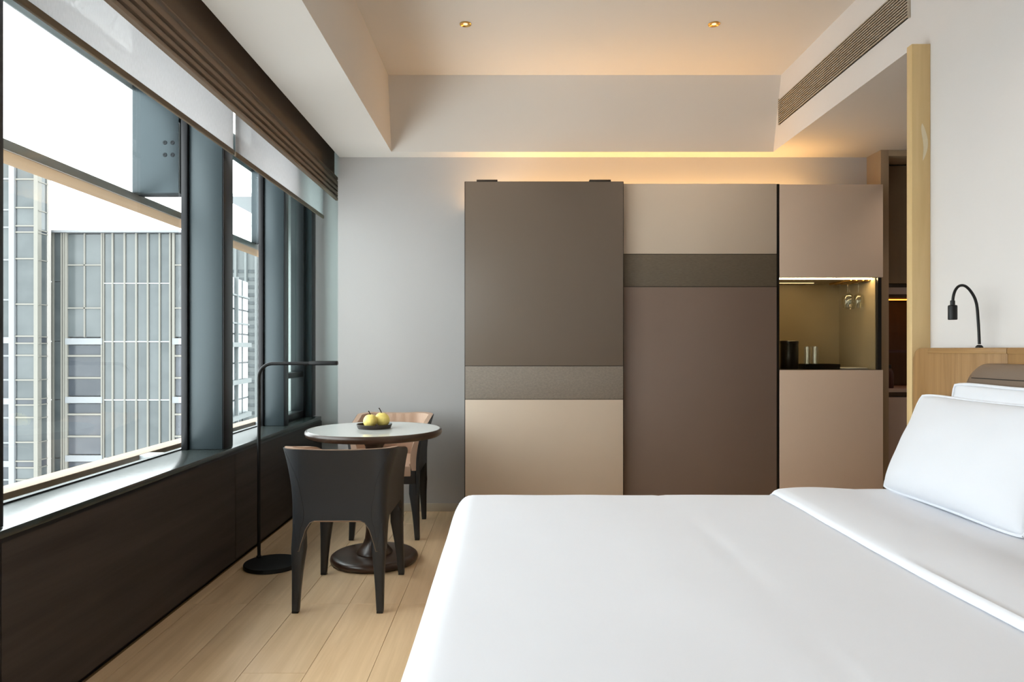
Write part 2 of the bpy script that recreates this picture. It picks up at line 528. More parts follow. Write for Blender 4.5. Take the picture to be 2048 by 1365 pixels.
# ------------------------------------------------------------------ window
win = struct(thing('window_1', (XG, 2.0, 0.6)))
box('sill', (XG - 0.04, XW + 0.012, FLOOR_BACK, 5.44, 0.622, 0.646), 'sill_stone', win, bevel=0.0015)
box('sill_edge', (XW - 0.01, XW + 0.009, FLOOR_BACK, 5.438, 0.608, 0.622), 'frame_black', win)
def mullion(y0, y1, xin, xout=-1.70, z1=2.95, m='mullion_metal'):
    b = MB().box(xout, xin, y0, y1, 0.646, z1)
    o = build('mullion', b, m, win, bevel=0.003)
    box('edge_strip', (xin - 0.0005, xin + 0.006, y0 + 0.004, y1, 0.647, z1), 'frame_black', o, bevel=0.001)
    return o
mullion(0.275, 0.40, -1.521)
mullion(1.925, 2.05, -1.521)
mullion(3.635, 3.76, -1.521)
mullion(4.755, 4.835, -1.561)
mullion(5.40, 5.50, -1.556)
mullion(-1.38, -1.255, -1.521)
# slim outer frames beside the mullions, at the glass line
for y in (0.262, 1.912, 3.618):
    box('glass_edge', (-1.733, -1.70, y, y + 0.15, 0.646, 2.95), 'frame_black', win, bevel=0.002)
box('glass_edge', (-1.733, -1.70, 4.74, 4.85, 0.646, 2.95), 'frame_black', win, bevel=0.002)
box('head_frame', (XG - 0.04, -1.66, FLOOR_BACK, 5.5, 2.88, 2.95), 'mullion_metal', win, bevel=0.003)
box('bottom_frame', (XG - 0.012, XG + 0.008, FLOOR_BACK, 5.5, 0.646, 0.652), 'frame_black', win)
for y0, y1 in ((-1.25, 0.262), (0.412, 1.912), (2.062, 3.618), (3.768, 4.74)):
    box('pane', (XG - 0.006, XG + 0.002, y0, y1, 0.652, 2.88), 'window_glass', win)
# casement light at the far end
cs = box('casement_stile', (-1.70, -1.60, 4.835, 4.875, 0.646, 2.95), 'frame_black', win, bevel=0.002)
box('casement_stile', (-1.70, -1.60, 5.34, 5.40, 0.646, 2.95), 'frame_black', win, bevel=0.002)
box('casement_rail', (-1.70, -1.60, 4.875, 5.34, 0.646, 0.70), 'frame_black', win, bevel=0.002)
box('casement_rail', (-1.70, -1.60, 4.875, 5.34, 0.965, 1.005), 'frame_black', win, bevel=0.002)
box('pane', (-1.665, -1.657, 4.875, 5.34, 0.70, 0.965), 'casement_glass', win)
box('pane', (-1.665, -1.657, 4.875, 5.34, 1.005, 2.88), 'casement_glass', win)

# ------------------------------------------------------------------ blinds
def roller(y0, y1, label):
    t = thing('roller_blind', (-1.47, (y0 + y1) / 2, 2.2), label, 'blind', 'sheer roller blinds')
    box('fabric', (-1.4708, -1.470, y0, y1, 2.246, 2.90), 'sheer_blind', t)
    box('bottom_rail', (-1.477, -1.463, y0 - 0.004, y1 + 0.004, 2.220, 2.246), 'rail_bronze', t, bevel=0.003)
    mb = MB().tube([(-1.47, y0, 2.915), (-1.47, y1, 2.915)], 0.022, 16)
    build('roller_tube', mb, 'rail_bronze', t, smooth=True)
roller(2.02, 3.652, 'long sheer white roller blind in front of the wide window, nearer the bed')
roller(3.682, 5.43, 'sheer white roller blind over the far window beside the grey wall')
roller(-0.2, 1.99, 'sheer white roller blind closest to the camera at the left edge')

rs = thing('roman_shade', (-1.36, 2.0, 2.37), 'brown folded roman shade stacked above the sheer roller blinds', 'blind')
box('flat_panel', (-1.372, -1.362, FLOOR_BACK + 0.05, 5.36, 2.545, 2.94), 'shade_fabric', rs, bevel=0.002)
for zb, zt, xp in ((2.372, 2.397, 0.0), (2.403, 2.435, 0.003), (2.441, 2.473, 0.006), (2.479, 2.525, 0.009), (2.537, 2.551, 0.002)):
    xf = -1.350 + xp
    h_ = zt - zb
    poly = [(xf - 0.030, zt), (xf - 0.030, zb)]
    for k in range(9):
        t_ = k / 8.0
        poly.append((xf - 0.020 * (abs(2 * t_ - 0.7) / 1.3) ** 2.2, zb + h_ * t_))
    build('fold', MB().prism_y(poly, FLOOR_BACK + 0.05, 5.47), 'shade_fabric', rs)

# ------------------------------------------------------------------ sunshade outside
sh = thing('sunshade', (-2.0, 3.0, 1.96), 'tan timber-look sunshade rail outside the window on bolted grey brackets', 'sunshade')
def beam(name, xi, xo, z0, z1, y0, y1, parent, cap=True):
    o = box(name, (xo, xi, y0, y1, z0, z1), 'tan_cladding', parent, bevel=0.004)
    return o
beam('rail', -2.002, -2.150, 1.972, 1.999, -1.5, 9.0, sh)
box('rail_edge', (-2.002, -1.994, -1.5, 9.0, 1.974, 2.016), 'cladding_grey', sh, bevel=0.002)
for yb in (0.32, 1.95, 3.632, 5.32):
    br = box('bracket', (-2.0, -1.752, yb, yb + 0.06, 2.012, 3.3), 'bracket_metal', sh, bevel=0.003)
    box('backing_plate', (-1.99, -1.745, yb + 0.045, yb + 0.085, 2.008, 3.3), 'frame_black', br, bevel=0.002)
    for dx in (-1.825, -1.785):
        for dz in (2.215, 2.28):
            mb = MB()
            mb.lathe([(0.0115, 0.0), (0.0115, 0.002), (0.010, 0.003), (0.0055, 0.003), (0.005, 0.0012), (0.001, 0.0012)], 0, 0, 20)
            mb.v = [(dx + vx, yb - vz, dz + vy) for vx, vy, vz in mb.v]
            build('bolt', mb, 'bolt_dark', br)
up = thing('sunshade', (-2.0, 3.0, 2.6), 'upper sunshade fascia seen just under and through the sheer blind', 'sunshade')
beam('rail', -2.013, -2.150, 2.66, 2.70, -1.5, 9.0, up)
box('rail_edge', (-2.013, -2.003, -1.5, 9.0, 2.566, 2.76), 'bracket_pale', up, bevel=0.003)
lo = thing('sunshade', (-2.0, 3.0, 0.58), 'low tan rail running outside just below the window sill', 'sunshade')
beam('rail', -2.0, -2.115, 0.572, 0.608, -1.5, 9.0, lo)
for yb in (0.36, 2.02, 3.70, 5.40):
    box('bracket', (-2.0, -1.80, yb, yb + 0.10, 0.52, 0.606), 'bracket_pale', lo, bevel=0.003)
cn = thing('facade_canopy', (-2.2, 6.5, 2.44), 'pale projecting canopy plate outside beyond the narrow far window', 'canopy')
box('plate', (-2.42, -1.75, 5.73, 9.0, 2.462, 2.49), 'bracket_pale', cn, bevel=0.003)
box('support', (-1.82, -1.75, 5.73, 9.0, -3.0, 3.3), 'facade_teal', cn)

# ------------------------------------------------------------------ buildings outside
struct(box('ground', (-420, 120, 12, 520, -45, -44), 'street'))
class Facade:
    """layout on a facade plane at one real distance; one unit is the span that one thousandth-grid step covers there"""
    def __init__(self, D, thing_):
        self.k = D / 1365.0; self.D = D; self.t = thing_
    def X(self, u): return (u - 1016) * self.k
    def Z(self, v): return EYE + (699 - v) * self.k
    def pane(self, u0, u1, v0, v1, m='pane_grey', back=0.03):
        b = MB().box(self.X(u0), self.X(u1), self.D + back, self.D + back + 0.05, self.Z(v1), self.Z(v0))
        return build('pane', b, m, self.t)
    def bar(self, name, u0, u1, v0, v1, m='facade_cream', proud=0.04, depth=0.25):
        b = MB().box(self.X(u0), self.X(u1), self.D - proud, self.D + depth, self.Z(v1), self.Z(v0))
        return build(name, b, m, self.t)

VB = 1500
m_b = thing('office_building', (-26, 38, -44), 'grey glass office block with pale vertical fins across the street', 'building')
F = Facade(38.0, m_b)
def core(pts, z1, m, parent):
    n = len(pts); mb = MB()
    mb.v = [(x_, y_, -44) for x_, y_ in pts] + [(x_, y_, z1) for x_, y_ in pts]
    mb.f = [tuple(range(n)), tuple(range(n, 2 * n))] + [(i, (i + 1) % n, n + (i + 1) % n, n + i) for i in range(n)]
    return build('core', mb, m, parent)
core([(F.X(96), 38.3), (F.X(425), 38.3), (F.X(425) * 50 / 38.3 - 1, 50), (F.X(96) * 50 / 38.3, 50)], F.Z(462), 'facade_white', m_b)
F.bar('coping', 95, 426, 462, 466.5, 'facade_white', 0.3, 0.5)
# two slim glazed strips beside the tower
for u0, u1 in ((96, 105), (108.5, 122)):
    vv = [467, 563.5, 683, 800, 917, 1034]
    for a, b_ in zip(vv[:-1], vv[1:]):
        F.pane(u0, u1, a + 0.6, b_ - 0.6)
for u in (105, 122.5):
    F.bar('fin', u, u + 3.2, 466, VB, 'facade_cream', 0.06, 0.2)
F.bar('column', 128, 130.5, 466, VB, 'facade_cream', 0.1)
def bay(u0, u1, um, lowcols):
    F.bar('column', u0 - 5, u0, 466, VB, 'facade_cream', 0.06)
    F.bar('column', u1, u1 + 4, 466, VB, 'facade_cream', 0.06)
    rows = [(469, 529), (532, 615), (618, 674)]
    for a, b_ in rows:
        if um:
            F.pane(u0, um - 1.2, a, b_); F.pane(um + 1.2, u1, a, b_)
        else:
            F.pane(u0, u1, a, b_)
    if um:
        F.bar('mullion', um - 1.2, um + 1.2, 467, 675, 'facade_cream')
    for v in (530.5, 616.5):
        F.bar('transom', u0, u1, v - 1.3, v + 1.3, 'facade_cream')
    v = 677.0
    for k in range(4):
        F.bar('spandrel', u0 - 4, u1 + 3, v, v + 12.5, 'facade_white', 0.08)
        for a, b_ in ((14, 33), (37.5, 77), (81.5, 115)):
            F.pane(u0 + 1, u1 - 1, v + a, v + b_, 'pane_dark')
        for a in (35.2, 79.2):
            F.bar('transom', u0, u1, v + a - 1.8, v + a + 1.8, 'facade_cream')
        v += 117
bay(136, 203, 169.5, 1)
bay(350, 420, None, 1)
ribs = [207.5, 226, 250, 273.3, 296.5, 320, 341]
for u in ribs:
    F.bar('fin', u - 1.7, u + 1.3, 466, VB, 'facade_cream', 0.06, 0.2)
for a, b_ in zip(ribs[:-1], ribs[1:]):
    vv = [467, 567, 683.6, 800.3, 917, 1034]
    for c0, c1 in zip(vv[:-1], vv[1:]):
        F.pane(a + 1.9, b_ - 1.9, c0 + 0.7, c1 - 0.7)
for v in (567, 683.6, 800.3, 917):
    F.bar('rail', 207.5, 341, v - 0.8, v + 0.8, 'bracket_pale', 0.02)

t_b = thing('tower_building', (-29, 36, -44), 'taller pale tower with angled glazed corner at the left window edge', 'building')
T = Facade(36.5, t_b)
TOP = 322

T.bar('column', 20, 31, TOP, VB, 'facade_white', 0.1)
T.bar('column', 69, 77, TOP, VB, 'facade_cream', 0.06)
T.bar('column', -30, -22, TOP, VB, 'facade_white', 0.3)
tr = [TOP + 1, 358.7, 415.6, 452, 464.6, 517.7, 608.7, 672.8, 687, 711, 760.5, 798.5, 810.5, 835.4, 885, 923, 936, 960, 1010, 1048]
for i, (a, b_) in enumerate(zip(tr[:-1], tr[1:])):
    mt = 'pane_dark' if b_ - a < 16 else 'pane_grey'
    T.pane(33, 68, a + 1.2, b_ - 1.2, mt)
    T.bar('transom', 31, 69, b_ - 1.4, b_ + 1.4, 'facade_cream', 0.03)
tl_ = [TOP + 1, 358, 420, 455, 520, 600, 676, 712, 760, 798, 836, 886, 925, 960, 1010]
for a, b_ in zip(tl_[:-1], tl_[1:]):
    T.pane(-20, 17, a + 1.5, b_ - 1.5, 'pane_dark' if a > 670 else 'pane_grey')
    T.bar('transom', -22, 20, b_ - 1.6, b_ + 1.6, 'facade_white', 0.03)
for v in (678, 800, 925):
    T.bar('spandrel', -22, 20, v - 3, v + 9, 'facade_white', 0.1)
# angled corner facet
fx0, fy0, fx1, fy1 = T.X(77), 36.5, (94 - 1016) * 37.2 / 1365, 37.2
fr_ = [TOP + 1, 363, 421, 460, 466, 520, 609, 674, 687, 713, 760, 798.5, 810, 837, 885, 921, 936, 960, 1010, 1048]
def facet(name, z0, z1, m, push):
    nx, ny = (fy1 - fy0), -(fx1 - fx0)
    ln = math.hypot(nx, ny); nx /= ln; ny /= ln
    mb = MB()
    pts = [(fx0, fy0), (fx1, fy1)]
    mb.v = [(px + nx * push, py + ny * push, z) for z in (z0, z1) for px, py in pts] + [(px - nx * 0.06, py - ny * 0.06, z) for z in (z0, z1) for px, py in pts]
    mb.f = [(0, 1, 3, 2), (4, 6, 7, 5), (0, 2, 6, 4), (1, 5, 7, 3), (2, 3, 7, 6), (0, 4, 5, 1)]
    return build(name, mb, m, t_b)
for a, b_ in zip(fr_[:-1], fr_[1:]):
    facet('pane', T.Z(b_ - 1), T.Z(a + 1), 'pane_dark' if b_ - a < 16 else 'pane_grey', 0.0)
    facet('transom', T.Z(b_ + 1), T.Z(b_ - 1), 'facade_cream', 0.04)
build('corner_post', MB().box(fx1 - 0.02, fx1 + 0.10, fy1, fy1 + 0.2, -44, T.Z(TOP)), 'cladding_grey', t_b)
core([(T.X(-60), 36.8), (T.X(75), 36.8), (fx1 - 0.10, fy1 + 0.02), (fx1 * 50 / fy1 - 0.6, 50), (T.X(-60) * 50 / 36.8, 50)], T.Z(TOP), 'facade_white', t_b)

w_b = thing('white_tower', (-90, 250, -44), 'distant white high-rise with rows of grey strip windows', 'building')
W = Facade(250.0, w_b)
build('core', MB().box(W.X(446), W.X(562), 250.6, 280, -44, W.Z(492)), 'far_white', w_b)
for u in (451.5, 472.3, 492.4, 513.2, 534.5):
    W.bar('column', u - 1.9, u + 1.9, 492, 900, 'far_white', 0.9, 0.8)
for c0 in (454.5, 475.2, 495.2, 516.2):
    for r in range(20):
        v = 539.4 + r * 15.77
        W.pane(c0, c0 + 15.2, v, v + 6.2, 'pane_far', 0.4)

g_b = thing('glass_building', (-42, 105, -44), 'grey gridded glass block in front of the distant white high-rise', 'building')
ax, ay, bx_, by_ = -41.6, 96.5, -43.5, 114.5
dv = Vector((bx_ - ax, by_ - ay, 0)); nv = Vector((dv.y, -dv.x, 0)).normalized()
def gface(name, s0, s1, z0, z1, m, push, back=0.3):
    mb = MB(); P = []
    for z in (z0, z1):
        for s in (s0, s1):
            p = Vector((ax, ay, 0)) + dv * s
            P.append((p.x + nv.x * push, p.y + nv.y * push, z))
    Q = []
    for z in (z0, z1):
        for s in (s0, s1):
            p = Vector((ax, ay, 0)) + dv * s
            Q.append((p.x - nv.x * back, p.y - nv.y * back, z))
    mb.v = P + Q
    mb.f = [(0, 1, 3, 2), (4, 6, 7, 5), (0, 2, 6, 4), (1, 5, 7, 3), (2, 3, 7, 6), (0, 4, 5, 1)]
    return build(name, mb, m, g_b)
gface('core', 0, 1.0, -44, 12.4, 'facade_white', -0.35, 8)
zz = [-20, -15.2, -9.6, -6.8, -4.0, -1.0, 1.9, 3.6, 5.3, 7.5, 9.7, 12.5]
ss = [0, 0.2, 0.38, 0.62, 0.8, 1.0]
for a, b_ in zip(zz[:-1], zz[1:]):
    for s0, s1 in zip(ss[:-1], ss[1:]):
        gface('pane', s0 + 0.015, s1 - 0.015, a + 0.12, b_ - 0.12, 'pane_far', -0.05)
for z in (1.9, -4.0, -9.6):
    gface('band', -0.05, 1.0, z - 0.35, z + 0.35, 'far_white', 0.5)
for z in (5.3, 9.7):
    gface('band', 0, 1.0, z - 0.12, z + 0.12, 'far_white', 0.15)
for s in (0.2, 0.62):
    gface('fin', s - 0.012, s + 0.012, -44, 12.6, 'far_white', 0.25)

# ------------------------------------------------------------------ ceiling fittings
def downlight(x, y, label, HT=HT, power=DOWNLIGHT_W):
    t = thing('downlight', (x, y, HT), label, 'downlight', 'recessed downlights')
    mb = MB()
    prof = [(0.034, HT - 0.0035), (0.030, HT - 0.005), (0.026, HT - 0.004), (0.024, HT + 0.006), (0.020, HT + 0.02), (0.001, HT + 0.021)]
    mb.lathe(prof, x, y, 32)
    mb.v = [(vx, vy, min(vz, HT - 0.0005) if False else vz) for vx, vy, vz in mb.v]
    # ring and shallow gilt cup hanging under the ceiling plane
    ring = MB(); rows = []
    for r, z in ((0.034, HT - 0.0005), (0.034, HT - 0.004), (0.029, HT - 0.006), (0.024, HT - 0.004), (0.012, HT - 0.001)):
        rows.append([(x + r * math.cos(2 * PI * k / 32), y + r * math.sin(2 * PI * k / 32), z) for k in range(32)])
    ring.grid(rows, close_u=True)
    build('trim_ring', ring, 'gold_trim', t, smooth=True, fix=False)
    d = MB().lathe([(0.0125, HT - 0.0009), (0.0125, HT - 0.0022), (0.010, HT - 0.0026)], x, y, 20)
    build('lens', d, 'lamp_glow', t)
    ld = bpy.data.lights.new('downlight_beam', 'SPOT')
    ld.energy = power
    ld.color = (1.0, 0.84, 0.68)
    ld.spot_size = math.radians(100)
    ld.spot_blend = 0.9
    ld.shadow_soft_size = 0.02
    lo_ = bpy.data.objects.new('downlight_beam', ld)
    COL.objects.link(lo_)
    lo_.parent = t
    lo_.location = (0, 0, -0.012)
downlight(-0.247, 3.963, 'left gilt-rimmed recessed downlight in the ceiling tray')
downlight(1.196, 3.963, 'right gilt-rimmed recessed downlight in the ceiling tray')
downlight(-0.247, 2.2, 'recessed downlight overhead between bed foot and window')
downlight(1.196, 2.2, 'recessed downlight overhead above the turned-down duvet')
downlight(-0.247, 0.3, 'recessed downlight overhead on the window side behind the bed')
downlight(1.196, 0.3, 'recessed downlight overhead on the headboard side behind the bed')

downlight(2.72, 4.15, 'added unseen downlight in the low passage ceiling, brightening the pantry front', HC, 14.0)  # lamp added out of view to brighten the passage, jamb and pantry
vt = thing('air_vent', (XR, 3.95, 2.82), 'long slatted air grille in the white bulkhead beside the ceiling tray', 'vent')
box('backing', (XR - 0.004, XR - 0.0005, 3.19, 4.717, 2.735, 2.906), 'vent_dark', vt)
nsl = 12
for k in range(nsl):
    z = 2.735 + 0.171 * (k + 0.5) / nsl
    mb = MB().prism_y([(XR - 0.004, z - 0.0028), (XR - 0.013, z - 0.0046), (XR - 0.013, z + 0.0012), (XR - 0.004, z + 0.0040)], 3.19, 4.717)
    build('slat', mb, 'vent_slat', vt)
for y0, y1, z0, z1 in ((3.186, 3.192, 2.731, 2.910), (4.715, 4.721, 2.731, 2.910)):
    box('frame_side', (XR - 0.013, XR - 0.0005, y0, y1, z0, z1), 'vent_slat', vt)

# ------------------------------------------------------------------ wardrobe
DF = 4.42
def px(u, D): return (u - 1016) * D / 1365.0
def pz(v, D): return EYE + (699 - v) * D / 1365.0
wd = thing('wardrobe', (0.7, 4.7, 0), 'tall built-in wardrobe in taupe and cream panels with one sliding door', 'wardrobe')
wx0, wx1 = px(929, 4.36), px(1554.5, DF)
wtop = 2.253
box('carcass', (wx0 + 0.01, wx1, DF + 0.022, WALL_D - 0.002, 0.0, 2.195), 'edge_bronze', wd)
box('back_lip', (wx0 + 0.01, wx1, DF + 0.022, DF + 0.04, 2.195, 2.25), 'cream_panel', wd)
fd = box('fixed_door', (px(1240, DF), wx1, DF + 0.004, DF + 0.021, 0.06, wtop - 0.001), 'edge_bronze', wd)
f0, f1 = px(1243, DF), px(1553.3, DF)
box('upper_panel', (f0, f1, DF, DF + 0.012, pz(508, DF), wtop), 'cream_panel', fd, bevel=0.0015)
box('band', (f0, f1, DF + 0.0005, DF + 0.012, pz(573.2, DF), pz(509.3, DF)), 'band_dark', fd, bevel=0.001)
box('lower_panel', (f0, f1, DF, DF + 0.012, 0.07, pz(574.5, DF)), 'taupe_mid', fd, bevel=0.0015)
DD = 4.36
sd = box('sliding_door', (wx0, px(1247.3, DD), DD + 0.002, DD + 0.035, 0.04, pz(363, DD)), 'edge_bronze', wd, bevel=0.0012)
s0, s1 = px(930.6, DD), px(1246, DD)
box('upper_panel', (s0, s1, DD - 0.001, DD + 0.012, pz(731.8, DD), pz(364, DD)), 'taupe_dark', sd, bevel=0.001)
box('band', (s0, s1, DD - 0.0005, DD + 0.012, pz(798.6, DD), pz(733, DD)), 'band_light', sd, bevel=0.001)
box('lower_panel', (s0, s1, DD - 0.001, DD + 0.012, 0.05, pz(799.8, DD)), 'cream_panel', sd, bevel=0.001)
for u0, u1 in ((953, 995), (1179, 1222)):
    box('roller_hanger', (px(u0, DD), px(u1, DD), DD + 0.004, DD + 0.05, pz(363.4, DD), pz(359, DD)), 'edge_bronze', sd, bevel=0.002)
st = thing('glow_strip', (0.9, 4.75, 2.195), 'warm light strip hidden on top of the wardrobe glowing up the wall', 'light strip')
box('diffuser', (wx0 + 0.03, 2.19, 4.87, 4.892, 2.206, 2.212), 'led_top', st)
box('channel', (wx0 + 0.02, 2.20, 4.864, 4.898, 2.1965, 2.206), 'edge_bronze', st)

# ------------------------------------------------------------------ minibar cabinet
mc = thing('minibar_cabinet', (2.1, 4.7, 0), 'tall beige minibar cabinet with a lit glass niche beside the wardrobe', 'cabinet')
mx0, mx1 = px(1559.5, DF), px(1766, DF)
nz0, nz1 = pz(738.5, DF), pz(556, DF)
nx0, nx1 = px(1560.5, DF), px(1755, DF)
box('side_post', (wx1, mx0 - 0.0005, DF + 0.006, DF + 0.05, 0.0, wtop), 'black_gloss', mc)
box('lower_body', (mx0, mx1 - 0.004, DF + 0.02, WALL_D - 0.002, 0.0, nz0 - 0.022), 'edge_bronze', mc)
box('upper_body', (mx0, mx1 - 0.004, DF + 0.02, WALL_D - 0.002, nz1 + 0.022, 2.195), 'edge_bronze', mc)
box('upper_door', (mx0, mx1, DF, DF + 0.019, pz(554.5, DF), pz(369, DF)), 'beige_panel', mc, bevel=0.0015)
box('lower_door', (mx0, mx1, DF, DF + 0.019, 0.06, pz(740.5, DF)), 'beige_panel', mc, bevel=0.0015)
box('niche_floor', (nx0 - 0.004, nx1 + 0.03, DF + 0.006, WALL_D - 0.004, nz0 - 0.021, nz0 - 0.004), 'edge_bronze', mc)
box('niche_top', (nx0 - 0.004, nx1 + 0.03, DF + 0.006, WALL_D - 0.004, nz1 + 0.002, nz1 + 0.021), 'niche_back', mc)
box('niche_back', (nx0, nx1, WALL_D - 0.045, WALL_D - 0.03, nz0 - 0.004, nz1 + 0.002), 'niche_back', mc)
box('niche_side', (nx1, nx1 + 0.006, DF + 0.03, WALL_D - 0.03, nz0 - 0.004, nz1 + 0.002), 'niche_back', mc)
box('niche_side', (nx0 - 0.004, nx0, DF + 0.02, WALL_D - 0.03, nz0 - 0.004, nz1 + 0.002), 'niche_back', mc)
box('frame_post', (nx1 + 0.006, mx1 - 0.006, DF + 0.008, DF + 0.05, nz0 - 0.004, nz1 + 0.002), 'black_gloss', mc)
box('glass_front', (nx0, nx1 - 0.001, DF + 0.012, DF + 0.017, nz0 - 0.003, nz1 - 0.004), 'smoked_glass', mc)
box('glow_strip', (nx0 + 0.006, nx1 - 0.004, DF + 0.06, DF + 0.072, nz1 - 0.003, nz1 + 0.001), 'led_niche', mc)
box('glow_strip', (nx0 + 0.006, nx1 - 0.25, DF + 0.36, DF + 0.366, nz1 - 0.0008, nz1 + 0.001), 'niche_reflection_line', mc)  # glowing line drawn as the front strip's reflection, not a second lamp
NF = nz0 - 0.004
# things in the niche
def lathe_thing(name, prof, x, y, m, label, cat, group=None, seg=40):
    o = build(name, MB().lathe([(r, z) for r, z in prof], 0, 0, seg), m, None, smooth=True, local=True)
    o.location = (x, y, 0)
    return tag(o, label, cat, group)
ib = thing('ice_bucket', (1.895, 4.60, NF), 'black cylindrical ice bucket at the left of the lit niche', 'bucket')
build('body', MB().lathe([(0.056, NF), (0.058, NF + 0.004), (0.058, NF + 0.165), (0.057, NF + 0.168)], 1.895, 4.60, 40), 'black_gloss', ib, smooth=True)
build('lid', MB().lathe([(0.059, NF + 0.168), (0.0595, NF + 0.172), (0.0595, NF + 0.186), (0.057, NF + 0.189), (0.01, NF + 0.190)], 1.895, 4.60, 40), 'black_gloss', ib, smooth=True)
tb = thing('serving_tray', (2.075, 4.58, NF), 'flat black tray holding two tumblers in the lit niche', 'tray')
box('base', (1.962, 2.19, 4.50, 4.66, NF, NF + 0.012), 'black_gloss', tb, bevel=0.003)
for b in ((1.962, 2.19, 4.50, 4.506, NF + 0.012, NF + 0.034), (1.962, 2.19, 4.654, 4.66, NF + 0.012, NF + 0.034), (1.962, 1.968, 4.506, 4.654, NF + 0.012, NF + 0.034), (2.184, 2.19, 4.506, 4.654, NF + 0.012, NF + 0.034)):
    box('rim', b, 'black_gloss', tb)
for xx, lb in ((2.006, 'left clear glass tumbler on the black tray in the niche'), (2.058, 'right clear glass tumbler on the black tray in the niche')):
    z = NF + 0.012
    lathe_thing('tumbler', [(0.018, z), (0.0205, z + 0.003), (0.022, z + 0.138), (0.0208, z + 0.138), (0.019, z + 0.008), (0.001, z + 0.007)], xx, 4.575, 'clear_glass', lb, 'glass', 'tumblers on the tray')
nb = box('napkin', (2.205, 2.385, 4.52, 4.66, NF, NF + 0.010), 'pillow_linen', None, bevel=0.003)
tag(nb, 'folded pale napkin lying right of the black tray', 'napkin')
gr = thing('glass_rack', (2.31, 4.63, nz1 - 0.02), 'small pale rack under the niche top carrying upside-down stemware', 'rack')
for xx in (2.262, 2.298, 2.344, 2.380):
    box('runner', (xx - 0.004, xx + 0.004, 4.50, 4.80, nz1 - 0.012, nz1 + 0.001), 'gold_trim', gr, bevel=0.001)
def wineglass(x, y, label):
    zt = nz1 - 0.002
    prof = [(0.001, 0.0), (0.030, -0.012), (0.031, -0.0135), (0.006, -0.019), (0.0035, -0.03), (0.0035, -0.075), (0.010, -0.083), (0.030, -0.098), (0.037, -0.120), (0.036, -0.150), (0.030, -0.182), (0.029, -0.182), (0.035, -0.150), (0.036, -0.120), (0.029, -0.100), (0.006, -0.088), (0.0005, -0.087)]
    o = build('wine_glass', MB().lathe([(r, z) for r, z in prof], 0, 0, 32), 'clear_glass', None, smooth=True, local=True)
    o.location = (x, y, zt)
    tag(o, label, 'glass', 'hanging wine glasses')
wineglass(2.280, 4.58, 'front left wine glass hanging upside down in the niche')
wineglass(2.362, 4.60, 'front right wine glass hanging upside down in the niche')
wineglass(2.362, 4.72, 'rear wine glass hanging upside down in the niche')

# ------------------------------------------------------------------ pantry opening on the right
df = struct(thing('door_1', (2.64, 4.8, 0)))
box('jamb', (2.615, 2.672, 4.79, WALL_D - 0.001 + 0.05, 0.0, HC), 'pilaster', df, bevel=0.001)
box('head', (2.672, 3.498, 4.79, 5.02, 2.538, HC), 'pilaster', df, bevel=0.001)
pc = thing('pantry_cabinet', (3.0, 5.3, 0), 'dark brown pantry cabinet with amber light seen through the doorway', 'cabinet')
PD = 5.03
def pq(v): return pz(v, PD)
box('side_panel', (2.675, 2.695, PD, 5.60, 0.0, 2.535), 'pantry_back', pc)
box('upper_door', (2.70, 3.48, PD, PD + 0.02, pq(567), pq(331.5)), 'pantry_brown', pc, bevel=0.002)
box('upper_body', (2.70, 3.48, PD + 0.02, 5.60, pq(567), 2.53), 'pantry_back', pc)
box('valance', (2.70, 3.48, PD + 0.03, PD + 0.05, pq(588), pq(574.5)), 'pantry_mauve', pc, bevel=0.002)
box('valance_body', (2.70, 3.48, PD + 0.05, 5.60, pq(594), pq(567)), 'pantry_back', pc)
box('glow_strip', (2.70, 3.48, PD + 0.25, PD + 0.27, 1.561, 1.5665), 'led_pantry', pc)
box('back_panel', (2.70, 3.48, 5.55, 5.60, pq(780), pq(594)), 'pantry_back', pc)
box('towel_rail', (2.70, 3.48, 5.30, 5.315, pq(706), pq(700)), 'dark_red', pc, bevel=0.003)
box('counter', (2.70, 3.48, PD, 5.60, pq(785), pq(779)), 'pantry_mauve', pc, bevel=0.002)
box('counter_gap', (2.70, 3.48, PD + 0.03, 5.60, pq(794), pq(785)), 'pantry_back', pc)
box('lower_door', (2.70, 3.48, PD, PD + 0.02, 0.06, pq(795)), 'pantry_mauve', pc, bevel=0.002)
box('lower_body', (2.70, 3.48, PD + 0.02, 5.60, 0.0, pq(795)), 'pantry_back', pc)
bt = thing('bottle', (2.895, 5.18, pq(779)), 'small dark red bottle on the pantry counter', 'bottle')
zb = pq(779)
build('body', MB().lathe([(0.026, zb), (0.028, zb + 0.004), (0.028, zb + 0.11), (0.020, zb + 0.135), (0.010, zb + 0.15)], 2.895, 5.18, 28), 'dark_red', bt, smooth=True)
build('cap', MB().lathe([(0.012, zb + 0.15), (0.012, zb + 0.175), (0.010, zb + 0.177)], 2.895, 5.18, 20), 'black_gloss', bt, smooth=True)

# wood edge trim where the right wall ends
tr1 = struct(box('trim_1', (1.797, XR - 0.0005, 3.037, 3.077, 0.0, 2.54), 'pale_maple', bevel=0.0015))
rows = []
for i in range(15):
    t = i / 14.0
    z = 2.02 + 0.165 * t
    w = 0.012 * math.sin(PI * t) ** 0.6 * (0.6 + 0.5 * t) + 0.0006
    cx_ = 1.845 + 0.010 * math.sin(t * 4.2) + 0.006 * t
    rows.append([(cx_ - w, 3.0366, z), (cx_ - w, 3.0358, z), (cx_ + w, 3.0358, z), (cx_ + w, 3.0366, z)])
build('stain', MB().grid(rows, close_u=True), 'stain_pale', tr1)

